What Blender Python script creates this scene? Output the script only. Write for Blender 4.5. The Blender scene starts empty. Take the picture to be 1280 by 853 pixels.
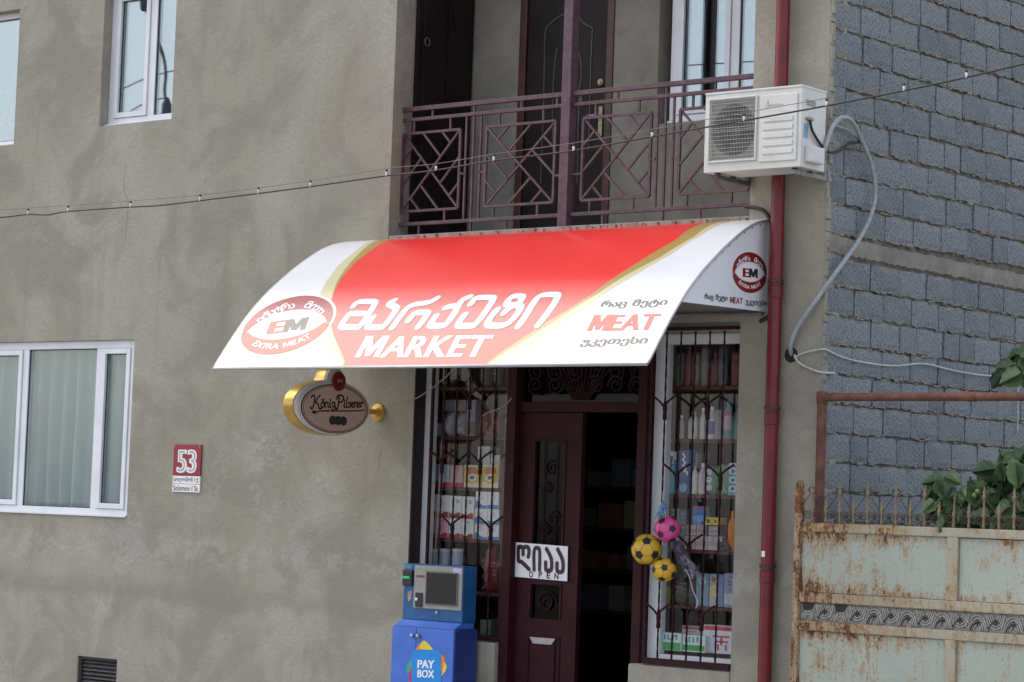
import bpy, bmesh, math, random
from mathutils import Vector, Matrix, noise
random.seed(7)
scene = bpy.context.scene
COL = scene.collection

# ---------------------------------------------------------------- camera
FPX = 3083.0
YAW, PITCH, ROLL = math.radians(38.95), math.radians(3.84), math.radians(2.02)
CAM = Vector((9.022, -14.585, 1.6))
_f = Vector((-math.sin(YAW)*math.cos(PITCH), math.cos(YAW)*math.cos(PITCH), math.sin(PITCH)))
_r0 = Vector((math.cos(YAW), math.sin(YAW), 0)); _u0 = _r0.cross(_f)
_r = _r0*math.cos(ROLL) + _u0*math.sin(ROLL); _u = _u0*math.cos(ROLL) - _r0*math.sin(ROLL)
cam_d = bpy.data.cameras.new('camera'); cam = bpy.data.objects.new('camera', cam_d); COL.objects.link(cam)
cam_d.sensor_width = 36; cam_d.lens = FPX/1280*36; cam_d.clip_start = .1; cam_d.clip_end = 2000
M = Matrix.Identity(4)
for i in range(3):
    M[i][0] = _r[i]; M[i][1] = _u[i]; M[i][2] = -_f[i]; M[i][3] = CAM[i]
cam.matrix_world = M; scene.camera = cam

# ---------------------------------------------------------------- sky and sun (bright veiled sky, sun high on the left)
SUN_DIR = Vector((-.63, -.19, .75)).normalized()
SKY_STRENGTH, SUN_STRENGTH, SUN_ANGLE, EXPOSURE = .15, .50, 34, .64
world = bpy.data.worlds.new('World'); scene.world = world; world.use_nodes = True
wn = world.node_tree.nodes; wl = world.node_tree.links
bg = wn['Background']; sky = wn.new('ShaderNodeTexSky'); sky.sky_type = 'NISHITA'; sky.sun_disc = False
sky.sun_elevation = math.asin(SUN_DIR.z); sky.sun_rotation = math.atan2(SUN_DIR.x, SUN_DIR.y)
sky.air_density = 1.0; sky.dust_density = 4.0; sky.ozone_density = 1.0; sky.altitude = 100
veil = wn.new('ShaderNodeMix'); veil.data_type = 'RGBA'; veil.inputs[0].default_value = .42   # thin even cloud over the whole sky
veil.inputs[7].default_value = (6.2, 6.35, 6.8, 1); wl.new(sky.outputs[0], veil.inputs[6])
wl.new(veil.outputs[2], bg.inputs[0]); bg.inputs[1].default_value = SKY_STRENGTH
sun_d = bpy.data.lights.new('sun', 'SUN'); sun_d.energy = SUN_STRENGTH; sun_d.angle = math.radians(SUN_ANGLE)
sun_d.color = (1, .965, .91)
sun = bpy.data.objects.new('sun', sun_d); COL.objects.link(sun)
sun.rotation_euler = (-SUN_DIR).to_track_quat('-Z', 'Y').to_euler(); sun.location = SUN_DIR*40
vs = scene.view_settings; vs.view_transform = 'Standard'; vs.look = 'None'; vs.exposure = EXPOSURE; vs.gamma = 1
vs.use_curve_mapping = False
scene.cycles.filter_width = 1.5

# ---------------------------------------------------------------- helpers
def at(px, py, y=None, x=None, z=None):
    """the point of a real plane (x, y or z fixed, metres) that a photograph pixel shows"""
    q = _f + _r*((px-640)/FPX) - _u*((py-426.5)/FPX)
    if y is not None: t = (y-CAM.y)/q.y
    elif x is not None: t = (x-CAM.x)/q.x
    else: t = (z-CAM.z)/q.z
    return CAM + q*t

def children_offset(parent):
    o = Vector((0, 0, 0))
    while parent is not None:
        o += parent.location; parent = parent.parent
    return o

class MB:
    def __init__(s): s.v = []; s.f = []
    def add(s, vs, fs):
        n = len(s.v); s.v += [tuple(p) for p in vs]; s.f += [tuple(i+n for i in f) for f in fs]; return s
    def box(s, x0, x1, y0, y1, z0, z1):
        return s.add([(x0,y0,z0),(x1,y0,z0),(x1,y1,z0),(x0,y1,z0),(x0,y0,z1),(x1,y0,z1),(x1,y1,z1),(x0,y1,z1)],
                     [(0,3,2,1),(4,5,6,7),(0,1,5,4),(1,2,6,5),(2,3,7,6),(3,0,4,7)])
    def prism(s, pts, a, b, axis='y'):
        n = len(pts)
        def P(p, h): return {'y': (p[0], h, p[1]), 'x': (h, p[0], p[1]), 'z': (p[0], p[1], h)}[axis]
        return s.add([P(p, a) for p in pts]+[P(p, b) for p in pts],
                     [tuple(range(n)), tuple(range(2*n-1, n-1, -1))]+[(i, (i+1) % n, n+(i+1) % n, n+i) for i in range(n)])
    def tube(s, pts, r, n=8, closed=False):
        pts = [Vector(p) for p in pts]; k = len(pts); rs = r if isinstance(r, (list, tuple)) else [r]*k
        vs = []; prev = None
        for i, p in enumerate(pts):
            if closed: t = pts[(i+1) % k]-pts[i-1]
            else: t = pts[min(i+1, k-1)]-pts[max(i-1, 0)]
            t = t.normalized() if t.length > 1e-9 else Vector((0, 0, 1))
            if prev is None:
                ref = Vector((0, 0, 1)) if abs(t.z) < .9 else Vector((0, 1, 0))
                a = (ref - t*ref.dot(t)).normalized()
            else: a = (prev - t*prev.dot(t)).normalized()
            prev = a; b = t.cross(a)
            for j in range(n):
                w = 2*math.pi*(j+.5)/n; vs.append(p + (a*math.cos(w)+b*math.sin(w))*rs[i])
        fs = []
        for i in range(k if closed else k-1):
            for j in range(n):
                A = i*n+j; B = i*n+(j+1) % n; C = ((i+1) % k)*n+(j+1) % n; D = ((i+1) % k)*n+j
                fs.append((A, B, C, D))
        if not closed: fs += [tuple(range(n-1, -1, -1)), tuple(range((k-1)*n, k*n))]
        return s.add(vs, fs)
    def bar(s, p, q, w): return s.tube([p, q], w*.7071, 4)
    def lathe(s, prof, c, n=16, axis='z', dirn=1):
        vs = []
        for r, h in prof:
            for j in range(n):
                w = 2*math.pi*j/n; a, b, h2 = r*math.cos(w), r*math.sin(w), h*dirn
                vs.append({'z': (c[0]+a, c[1]+b, c[2]+h2), 'y': (c[0]+a, c[1]+h2, c[2]+b), 'x': (c[0]+h2, c[1]+a, c[2]+b)}[axis])
        k = len(prof)
        fs = [(i*n+j, i*n+(j+1) % n, (i+1)*n+(j+1) % n, (i+1)*n+j) for i in range(k-1) for j in range(n)]
        fs += [tuple(range(n-1, -1, -1)), tuple(range((k-1)*n, k*n))]
        return s.add(vs, fs)
    def sheet(s, pts): return s.add(pts, [tuple(range(len(pts)))])
    def mesh(s, name, off=Vector((0, 0, 0)), mat=None, smooth=False, bevel=0, recalc=True):
        me = bpy.data.meshes.new(name)
        me.from_pydata([(p[0]-off.x, p[1]-off.y, p[2]-off.z) for p in s.v], [], s.f)
        if recalc or bevel:
            bm = bmesh.new(); bm.from_mesh(me)
            if recalc: bmesh.ops.recalc_face_normals(bm, faces=bm.faces)
            if bevel:
                ed = [e for e in bm.edges if len(e.link_faces) == 2 and e.calc_face_angle(0) > .6]
                bmesh.ops.bevel(bm, geom=ed, offset=bevel, segments=2, affect='EDGES', profile=.6, clamp_overlap=True)
            bm.to_mesh(me); bm.free()
        if mat: me.materials.append(mat)
        if smooth:
            for p in me.polygons: p.use_smooth = True
            if smooth == 'auto':
                try: me.set_sharp_from_angle(angle=math.radians(35))
                except Exception: pass
        me.update(); return me
    def build(s, name, mat, parent=None, smooth=False, bevel=0, recalc=True, label=None, kind=None):
        o = bpy.data.objects.new(name, s.mesh(name, children_offset(parent), mat, smooth, bevel, recalc))
        COL.objects.link(o); o.parent = parent
        if label: o['label'] = label
        if kind: o['kind'] = kind
        return o

def place(name, me, loc, parent=None, rot=(0, 0, 0)):
    o = bpy.data.objects.new(name, me); COL.objects.link(o); o.parent = parent
    o.location = Vector(loc)-children_offset(parent); o.rotation_euler = rot
    return o

def tag(o, label, cat, group=None, kind=None):
    o['label'] = label; o['category'] = cat
    if group: o['group'] = group
    if kind: o['kind'] = kind
    return o
def thing(name, label, cat, loc, group=None):
    o = bpy.data.objects.new(name, None); o.empty_display_size = .1; o.location = loc; COL.objects.link(o)
    return tag(o, label, cat, group)

# ---------------------------------------------------------------- materials
def c8(r, g, b, k=1.0):
    f = lambda v: ((v/255)/12.92 if v/255 <= .04045 else ((v/255+.055)/1.055)**2.4)*k
    return (f(r), f(g), f(b))
class NT:
    def __init__(s, name):
        s.m = bpy.data.materials.new(name); s.m.use_nodes = True; s.t = s.m.node_tree; s.n = s.t.nodes; s.l = s.t.links
        s.b = s.n['Principled BSDF']; s.tc = s.n.new('ShaderNodeTexCoord'); s.co = s.tc.outputs['Object']
    def setp(s, **k):
        for a, v in k.items(): s.b.inputs[a.replace('_', ' ')].default_value = v
    def mapping(s, scale=(1, 1, 1), rot=(0, 0, 0), src=None):
        m = s.n.new('ShaderNodeMapping'); m.inputs['Scale'].default_value = scale; m.inputs['Rotation'].default_value = rot
        s.l.new(src or s.co, m.inputs[0]); return m.outputs[0]
    def noise(s, scale, detail=4, rough=.55, dist=0, src=None):
        m = s.n.new('ShaderNodeTexNoise'); m.inputs['Scale'].default_value = scale; m.inputs['Detail'].default_value = detail
        m.inputs['Roughness'].default_value = rough; m.inputs['Distortion'].default_value = dist
        s.l.new(src or s.co, m.inputs['Vector']); return m.outputs[0]
    def voro(s, scale, src=None, feature='F1'):
        m = s.n.new('ShaderNodeTexVoronoi'); m.inputs['Scale'].default_value = scale; m.feature = feature
        s.l.new(src or s.co, m.inputs['Vector']); return m.outputs['Distance']
    def ramp(s, v, a, b, lo=0., hi=1.):
        m = s.n.new('ShaderNodeMapRange'); m.interpolation_type = 'SMOOTHSTEP'
        m.inputs[1].default_value = a; m.inputs[2].default_value = b; m.inputs[3].default_value = lo; m.inputs[4].default_value = hi
        s.l.new(v, m.inputs[0]); return m.outputs[0]
    def math(s, op, a, b):
        m = s.n.new('ShaderNodeMath'); m.operation = op
        for i, v in enumerate((a, b)):
            if isinstance(v, (int, float)): m.inputs[i].default_value = v
            else: s.l.new(v, m.inputs[i])
        return m.outputs[0]
    def mix(s, fac, a, b, mode='MIX'):
        m = s.n.new('ShaderNodeMix'); m.data_type = 'RGBA'; m.blend_type = mode
        if isinstance(fac, (int, float)): m.inputs[0].default_value = fac
        else: s.l.new(fac, m.inputs[0])
        for i, v in ((6, a), (7, b)):
            if isinstance(v, tuple): m.inputs[i].default_value = (*v[:3], 1)
            else: s.l.new(v, m.inputs[i])
        return m.outputs[2]
    def color(s, c): s.l.new(c, s.b.inputs['Base Color'])
    def bump(s, h, strength=.3, dist=.01):
        m = s.n.new('ShaderNodeBump'); m.inputs['Strength'].default_value = strength; m.inputs['Distance'].default_value = dist
        s.l.new(h, m.inputs['Height']); s.l.new(m.outputs[0], s.b.inputs['Normal']); return m
    def sep(s, i):
        m = s.n.new('ShaderNodeSeparateXYZ'); s.l.new(s.co, m.inputs[0]); return m.outputs[i]
    def rnd(s):
        m = s.n.new('ShaderNodeObjectInfo'); return m.outputs['Random']

_cache = {}
def pm(name, col, rough=.5, var=.12, scale=6, bump=0, bscale=80, metal=0, spec=.5, coat=0, dirt=.0):
    k = (name, col, rough, var, scale, bump, metal, spec, coat, dirt)
    if k in _cache: return _cache[k]
    t = NT(name); t.setp(Roughness=rough, Metallic=metal, Specular_IOR_Level=spec, Coat_Weight=coat)
    n = t.noise(scale, 5, .6)
    c = t.mix(t.ramp(n, .3, .7), tuple(v*(1-var) for v in col), tuple(min(1, v*(1+var)) for v in col))
    if dirt:
        d = t.ramp(t.noise(scale*2.3, 6, .65, .4), .5, .75); c = t.mix(t.math('MULTIPLY', d, dirt), c, (.06, .05, .04))
    t.color(c)
    if bump: t.bump(t.noise(bscale, 3), bump, .004)
    _cache[k] = t.m; return t.m

def plaster_mat():
    t = NT('grey_plaster'); t.setp(Roughness=.92, Specular_IOR_Level=.2)
    stretch = t.mapping((1, 1, .55))
    big = t.noise(.75, 5, .55, .6, stretch); mid = t.noise(1.25, 7, .62, .7); fine = t.noise(38, 4, .65); sp = t.noise(150, 2, .6)
    c = t.mix(t.ramp(big, .32, .68), (.345, .320, .252), (.412, .392, .332))
    c = t.mix(t.ramp(mid, .42, .64, 0, .8), c, (.285, .262, .215))
    eff = t.math('MULTIPLY', t.ramp(t.noise(1.05, 8, .68, .8, t.mapping((1, 1, .8))), .54, .68), t.ramp(t.noise(14, 6, .75, .3), .40, .62))
    zr = t.math('ADD', t.sep(2), t.math('MULTIPLY', t.noise(2.2, 4, .6), .5))
    under = t.math('MULTIPLY', t.math('MULTIPLY', t.ramp(zr, 1.52, 1.62), t.ramp(zr, 1.70, 1.90, 1, 0)), t.ramp(t.noise(5, 5, .7, .6), .42, .62))
    eff = t.math('MAXIMUM', eff, t.math('MULTIPLY', under, .8))
    c = t.mix(t.math('MULTIPLY', eff, .52), c, (.49, .485, .465))
    streak = t.ramp(t.noise(6, 4, .6, .2, t.mapping((1, 1, .07))), .56, .74, 0, .33); c = t.mix(streak, c, (.25, .235, .20))
    # horizontal cold joint between the two plastering days, a hand's breadth under the lower window
    zz = t.math('ADD', t.sep(2), t.math('MULTIPLY', t.noise(1.3, 4, .6), .35))
    band = t.math('MULTIPLY', t.ramp(zz, 1.12, 1.20), t.ramp(zz, 1.20, 1.42, 1, 0)); c = t.mix(t.math('MULTIPLY', band, .45), c, (.24, .23, .205))
    c = t.mix(t.ramp(fine, .3, .72, .0, .36), c, (.22, .215, .19)); c = t.mix(t.ramp(sp, .62, .74, 0, .5), c, (.2, .19, .17))
    dots = t.ramp(t.voro(5.5, t.mapping((1, 1, 1))), .015, .03, .8, 0); c = t.mix(dots, c, (.1, .095, .085))
    t.color(c)
    h = t.math('ADD', t.math('MULTIPLY', fine, .5), t.math('ADD', t.math('MULTIPLY', t.noise(7, 4, .6, 1.0), .8), t.math('MULTIPLY', sp, .3)))
    t.bump(h, .55, .012); return t.m

def block_mat():
    t = NT('cinder_block'); t.setp(Roughness=.95, Specular_IOR_Level=.15)
    r = t.rnd(); g = t.noise(62, 3, .8); g2 = t.noise(95, 2, .7); n = t.noise(5, 5, .6)
    c = t.mix(r, (.19, .218, .242), (.31, .335, .355)); c = t.mix(t.ramp(n, .35, .75, 0, .45), c, (.33, .345, .365))
    c = t.mix(t.ramp(g, .47, .60, 0, .75), c, (.07, .082, .10)); c = t.mix(t.ramp(g2, .52, .62, 0, .6), c, (.40, .43, .455))
    c = t.mix(t.ramp(t.noise(2.6, 7, .7, .6), .53, .66, 0, .7), c, (.30, .275, .23))
    t.color(c); t.bump(t.math('ADD', g, t.math('MULTIPLY', g2, .6)), .9, .012); return t.m

def rust_mat(name, paint, amount=.5, edges=(), left=0):
    """flaking paint: fine rust freckles everywhere, runs and flaked brown patches, worse along the given heights and to the left"""
    t = NT(name); t.setp(Roughness=.72, Specular_IOR_Level=.3)
    drip = t.noise(26, 6, .7, .3, t.mapping((1, 1, .22))); bl = t.noise(4.2, 8, .66, .5); sp = t.noise(70, 4, .75, 0, t.mapping((1, 1, .6)))
    m = t.math('ADD', t.math('MULTIPLY', drip, .36), t.math('MULTIPLY', bl, .40)); m = t.math('ADD', m, t.math('MULTIPLY', sp, .32))
    for e in edges:
        d = t.math('ABSOLUTE', t.math('SUBTRACT', t.sep(2), e), 0); m = t.math('ADD', m, t.ramp(d, 0, .13, .085, 0))
    if left: m = t.math('ADD', m, t.ramp(t.sep(0), -.80, .10, left, 0))
    a = .655-.12*amount
    stain = t.ramp(m, a-.06, a+.04); core = t.ramp(m, a+.035, a+.075)
    c = t.mix(t.ramp(t.noise(1.9, 4), .3, .7), tuple(v*.88 for v in paint), paint)
    c = t.mix(t.math('MULTIPLY', stain, .72), c, (.36, .215, .085)); c = t.mix(core, c, t.mix(t.ramp(t.noise(30, 3), .4, .6), (.085, .038, .030), (.25, .09, .028)))
    c = t.mix(t.ramp(sp, .60, .70, 0, .6), c, (.26, .13, .06)); t.color(c)
    t.bump(t.math('ADD', m, t.math('MULTIPLY', sp, .3)), .4, .006)
    return t.m

def glass_mat(name, fac, tint=(1, 1, 1), rough=.01, trans=(.86, .9, .9)):
    m = bpy.data.materials.new(name); m.use_nodes = True; n = m.node_tree.nodes; l = m.node_tree.links; n.clear()
    o = n.new('ShaderNodeOutputMaterial'); mx = n.new('ShaderNodeMixShader'); tr = n.new('ShaderNodeBsdfTransparent'); gl = n.new('ShaderNodeBsdfGlossy')
    tr.inputs[0].default_value = (*trans, 1); gl.inputs[0].default_value = (*tint, 1); gl.inputs['Roughness'].default_value = rough
    lw = n.new('ShaderNodeLayerWeight'); lw.inputs[0].default_value = .5
    mr = n.new('ShaderNodeMapRange'); mr.inputs[3].default_value = fac; mr.inputs[4].default_value = min(1, fac*2.2)
    l.new(lw.outputs['Fresnel'], mr.inputs[0]); l.new(mr.outputs[0], mx.inputs[0]); l.new(tr.outputs[0], mx.inputs[1]); l.new(gl.outputs[0], mx.inputs[2])
    l.new(mx.outputs[0], o.inputs[0]); return m

PLASTER = plaster_mat(); BLOCK = block_mat()
PVC = pm('white_pvc', (.74, .76, .80), .35, .05, 3)
GLASS = glass_mat('window_glass', .19, (.86, .95, 1)); SHOPGLASS = glass_mat('shop_glass', .015, (1, 1, 1), .02, (.97, .98, .975))
CURTGLASS = glass_mat('lower_window_glass', .07, (.9, .97, 1), .02, (.92, .95, .95))
MAROON = pm('maroon_paint', (.034, .0065, .0095), .6, .25, 5, .15, 120, spec=.2)
GRILLE = pm('maroon_iron', (.032, .008, .011), .65, .3, 20, spec=.2)
RAILP = pm('mauve_iron_paint', (.095, .046, .064), .45, .3, 14, .2, 200)
DARKWOOD = pm('dark_varnished_door', (.013, .008, .008), .5, .4, 4, spec=.25)
BROWNWOOD = pm('red_brown_door_frame', (.06, .018, .012), .4, .3, 5)
DARK = pm('dark_interior', (.03, .026, .024), .9, .2, 2)
LOGGIA = pm('loggia_plaster', (.235, .226, .19), .95, .16, 2.4, .4, 60, dirt=.35)
MORTAR = pm('mortar', (.15, .135, .112), .97, .35, 9, .8, 60)
BEAM = pm('concrete_beam', (.255, .235, .205), .95, .2, 4, .7, 50)
REDPIPE = pm('red_downpipe_paint', (.155, .009, .017), .33, .22, 5, dirt=.2)
BLACK = pm('black_rubber', (.02, .02, .022), .55, .2, 20)
STEEL = pm('grey_steel', (.35, .36, .37), .4, .2, 15, metal=.6)
BRASS = pm('brass', (.33, .29, .19), .45, .2, 15, metal=.5)
ACW = pm('ac_plastic', (.68, .68, .645), .45, .06, 5, dirt=.12)
WHITE = pm('white_print', (.84, .84, .84), .45, .04, 5)
INK = pm('black_print', (.02, .02, .025), .5, .1, 5)

# ---------------------------------------------------------------- lettering
M_OUT = [(0, 0), (0, 1), (.25, 1), (.5, .40), (.75, 1), (1, 1), (1, 0), (.83, 0), (.83, .72), (.57, .06), (.43, .06), (.17, .72), (.17, 0)]
def text_raw(body, bold=.0, shear=0, _c={}):
    k = (body, bold, shear)
    if k in _c: return _c[k]
    if body == 'M': return [(x*.72, y*.72) for x, y in M_OUT], [tuple(range(len(M_OUT)-1, -1, -1))]
    if 'M' in body and body.isascii() and body.isupper():
        V, F, cx = [], [], 0
        for ch in body:
            v, f = text_raw(ch, bold); a = min(p[0] for p in v); n = len(V); V += [(p[0]-a+cx, p[1]) for p in v]; F += [tuple(i+n for i in q) for q in f]; cx += max(p[0] for p in v)-a+(.07 if ch != 'A' else .04)
        _c[k] = (V, F); return V, F
    cu = bpy.data.curves.new('t', 'FONT'); cu.body = body; cu.size = 1; cu.offset = bold; cu.shear = shear; cu.resolution_u = 3
    o = bpy.data.objects.new('t', cu); COL.objects.link(o); bpy.context.view_layer.update()
    dg = bpy.context.evaluated_depsgraph_get(); me = bpy.data.meshes.new_from_object(o.evaluated_get(dg))
    V = [(v.co.x, v.co.y) for v in me.vertices]; F = [tuple(p.vertices) for p in me.polygons]
    bpy.data.objects.remove(o); bpy.data.curves.remove(cu); bpy.data.meshes.remove(me)
    if not V: V = [(0, 0), (1, 0), (1, 1)]; F = []
    _c[k] = (V, F); return V, F
def text_norm(body, bold=.0, shear=0):
    V, F = text_raw(body, bold, shear)
    x0 = min(v[0] for v in V); x1 = max(v[0] for v in V); y0 = min(v[1] for v in V); y1 = max(v[1] for v in V)
    return [((v[0]-x0)/(x1-x0), (v[1]-y0)/(y1-y0)) for v in V], F
def fat_text(body, bold, dx, n=3):
    # heavier weight: n copies of the outline set side by side, returned as (V, F, layer)
    V, F = text_raw(body, bold); x0 = min(v[0] for v in V); x1 = max(v[0] for v in V)+dx; y0 = min(v[1] for v in V); y1 = max(v[1] for v in V)
    return [([((v[0]+dx*i/(n-1)-x0)/(x1-x0), (v[1]-y0)/(y1-y0)) for v in V], F) for i in range(n)]
def subdiv(V, F, cuts=1):
    bm = bmesh.new(); vs = [bm.verts.new((v[0], v[1], 0)) for v in V]
    for f in F:
        try: bm.faces.new([vs[i] for i in f])
        except ValueError: pass
    bm.normal_update(); bmesh.ops.triangulate(bm, faces=bm.faces)
    bmesh.ops.subdivide_edges(bm, edges=bm.edges, cuts=cuts, use_grid_fill=True)
    bm.verts.index_update(); r = [(v.co.x, v.co.y) for v in bm.verts], [tuple(v.index for v in f.verts) for f in bm.faces]
    bm.free(); return r
def arc_text(mb, body, cx, cy, r, a0, a1, size, mapf, bold=.02, inward=False, aspect=1.0):
    """characters set along an arc from angle a0 to a1 (degrees), baseline at radius r"""
    n = len(body)
    for i, ch in enumerate(body):
        if ch == ' ': continue
        a = math.radians(a0+(a1-a0)*(i+.5)/n); V, F = text_raw(ch, bold)
        w = max(v[0] for v in V)+min(v[0] for v in V)
        bx, by = cx+r*math.cos(a), cy+r*math.sin(a)
        t = a-math.pi/2 if not inward else a+math.pi/2
        ct, st = math.cos(t), math.sin(t)
        P = []
        for x, y in V:
            x = (x-w/2)*size*aspect; y = y*size
            P.append(mapf(bx+x*ct-y*st, by+x*st+y*ct))
        mb.add(P, F)
def ribbon(pts, w, n=6):
    """flat brush stroke along a 2-D centre line: one mitred strip with half-round ends, nothing overlapping"""
    P = [Vector(p) for p in pts]; k = len(P); V = []; F = []
    for i, p in enumerate(P):
        a = (p-P[i-1]).normalized() if i else (P[1]-p).normalized()
        b = (P[i+1]-p).normalized() if i < k-1 else a
        t = a+b; t = t.normalized() if t.length > .2 else b
        nn = Vector((-t.y, t.x)); m = w/2/max(.6, abs(nn.dot(Vector((-b.y, b.x)))))
        V += [p+nn*m, p-nn*m]
        if i: F.append((2*i-2, 2*i-1, 2*i+1, 2*i))
    for e, q in ((0, P[1]), (k-1, P[-2])):
        d = (P[e]-q).normalized(); nn = Vector((-d.y, d.x)); idx = []
        for j in range(1, n):
            g = math.pi*j/n; idx.append(len(V)); V.append(P[e]+(nn*math.cos(g)+d*math.sin(g))*w/2)
        F.append((2*e, *idx, 2*e+1) if e else (1, *idx, 0))
    return V, F
def smooth_line(pts, n=5):
    P = [Vector(p) for p in pts]; out = []
    for i in range(len(P)-1):
        p0 = P[max(i-1, 0)]; p1 = P[i]; p2 = P[i+1]; p3 = P[min(i+2, len(P)-1)]
        for j in range(n):
            t = j/n; out.append(.5*((2*p1)+(p2-p0)*t+(2*p0-5*p1+4*p2-p3)*t*t+(3*p1-p0-3*p2+p3)*t**3))
    out.append(P[-1]); return out
def interp(x, xs, ys):
    if x <= xs[0]: return ys[0]
    for i in range(len(xs)-1):
        if x <= xs[i+1]: return ys[i]+(ys[i+1]-ys[i])*(x-xs[i])/(xs[i+1]-xs[i])
    return ys[-1]

# ================================================================ GROUND
PAVE_Z, ROAD_Z = -.30, -.44
ASPH = pm('concrete_road', (.30, .29, .27), .95, .25, 3, .5, 120); PAVE = pm('pavement_concrete', (.40, .39, .365), .95, .2, 2, .5, 60)
EARTH = pm('dry_earth', (.27, .235, .185), .98, .3, 1.5, .6, 30)
MB().box(-300, 300, -300, 300, ROAD_Z-.60, ROAD_Z-.004).build('ground', EARTH, kind='structure')
MB().box(-120, 120, -11.0, -2.3, ROAD_Z-.2, ROAD_Z).build('road', ASPH, kind='structure')
MB().box(-120, 120, -2.18, .02, ROAD_Z-.1, PAVE_Z).build('pavement', PAVE, kind='structure')
MB().box(-120, 120, -2.30, -2.18, ROAD_Z-.1, PAVE_Z+.004).build('kerb', pm('kerb_stone', (.36, .35, .33), .9, .15, 3), kind='structure', bevel=.012)
MB().box(.02, 40, .02, 40, ROAD_Z-.1, PAVE_Z-.004).build('yard', EARTH, kind='structure')

# ================================================================ HOUSE
house = thing('house', 'two-storey grey plastered house with a shop on the ground floor, bare block side wall', 'house', (0, 0, PAVE_Z))
def wall_holes(x0, x1, z0, z1, y0, y1, holes):
    xs = sorted({x0, x1, *[h[0] for h in holes], *[h[1] for h in holes]}); zs = sorted({z0, z1, *[h[2] for h in holes], *[h[3] for h in holes]})
    m = MB(); cell = lambda i, k: any(h[0] <= xs[i]+1e-6 and xs[i+1] <= h[1]+1e-6 and h[2] <= zs[k]+1e-6 and zs[k+1] <= h[3]+1e-6 for h in holes)
    nx, nz = len(xs)-1, len(zs)-1
    solid = lambda i, k: 0 <= i < nx and 0 <= k < nz and not cell(i, k)
    for i in range(nx):
        for k in range(nz):
            if not solid(i, k): continue
            a, b, c, d = xs[i], xs[i+1], zs[k], zs[k+1]
            m.sheet([(a, y0, c), (b, y0, c), (b, y0, d), (a, y0, d)]); m.sheet([(a, y1, c), (a, y1, d), (b, y1, d), (b, y1, c)])
            if not solid(i-1, k): m.sheet([(a, y0, c), (a, y0, d), (a, y1, d), (a, y1, c)])
            if not solid(i+1, k): m.sheet([(b, y0, c), (b, y1, c), (b, y1, d), (b, y0, d)])
            if not solid(i, k-1): m.sheet([(a, y0, c), (a, y1, c), (b, y1, c), (b, y0, c)])
            if not solid(i, k+1): m.sheet([(a, y0, d), (b, y0, d), (b, y1, d), (a, y1, d)])
    return m
# openings in metres: x0, x1, z0, z1
WA = (-7.575, -6.645, 4.845, 6.10)       # upper window left of the balcony
WB = (-10.1, -8.735, 4.76, 6.02)         # upper window at the picture's left edge
WC = (-9.45, -6.985, 1.385, 2.935)       # lower curtained window
VG = (-7.53, -7.02, -.16, .165)
LG = (-4.075, -.64, 3.66, 6.75)          # balcony recess
SH = (-3.735, -.69, PAVE_Z, 2.965)       # shop front
wall_holes(-17, -.012, PAVE_Z-.1, 8.2, 0, .22, [WA, WB, WC, VG, LG, SH]).build('front_wall', PLASTER, house, recalc=False, label='patchy grey plastered front wall')

# --- rooms behind, closed boxes so that the inside is dark
def room(x0, x1, y0, y1, z0, z1, mat, name='room_wall'):
    m = MB()
    m.sheet([(x0, y1, z0), (x1, y1, z0), (x1, y1, z1), (x0, y1, z1)]); m.sheet([(x0, y0, z0), (x0, y1, z0), (x0, y1, z1), (x0, y0, z1)])
    m.sheet([(x1, y0, z0), (x1, y0, z1), (x1, y1, z1), (x1, y1, z0)]); m.sheet([(x0, y0, z0), (x1, y0, z0), (x1, y1, z0), (x0, y1, z0)])
    m.sheet([(x0, y0, z1), (x0, y1, z1), (x1, y1, z1), (x1, y0, z1)])
    return m.build(name, mat, house, recalc=False)
ROOMP = pm('room_paint', (.16, .155, .15), .9, .1, 1)
room(-8.4, -6.0, .225, 4, 4.2, 6.9, ROOMP); room(-11, -8.45, .225, 4, 4.2, 6.9, ROOMP); room(-10, -6.2, .225, 4, .3, 3.2, pm('curtained_room_paint', (.5, .52, .5), .9, .05, 1))
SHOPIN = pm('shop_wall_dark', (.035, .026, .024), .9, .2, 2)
room(-4.6, -.25, .225, 5, .16, 3.05, SHOPIN)

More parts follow.
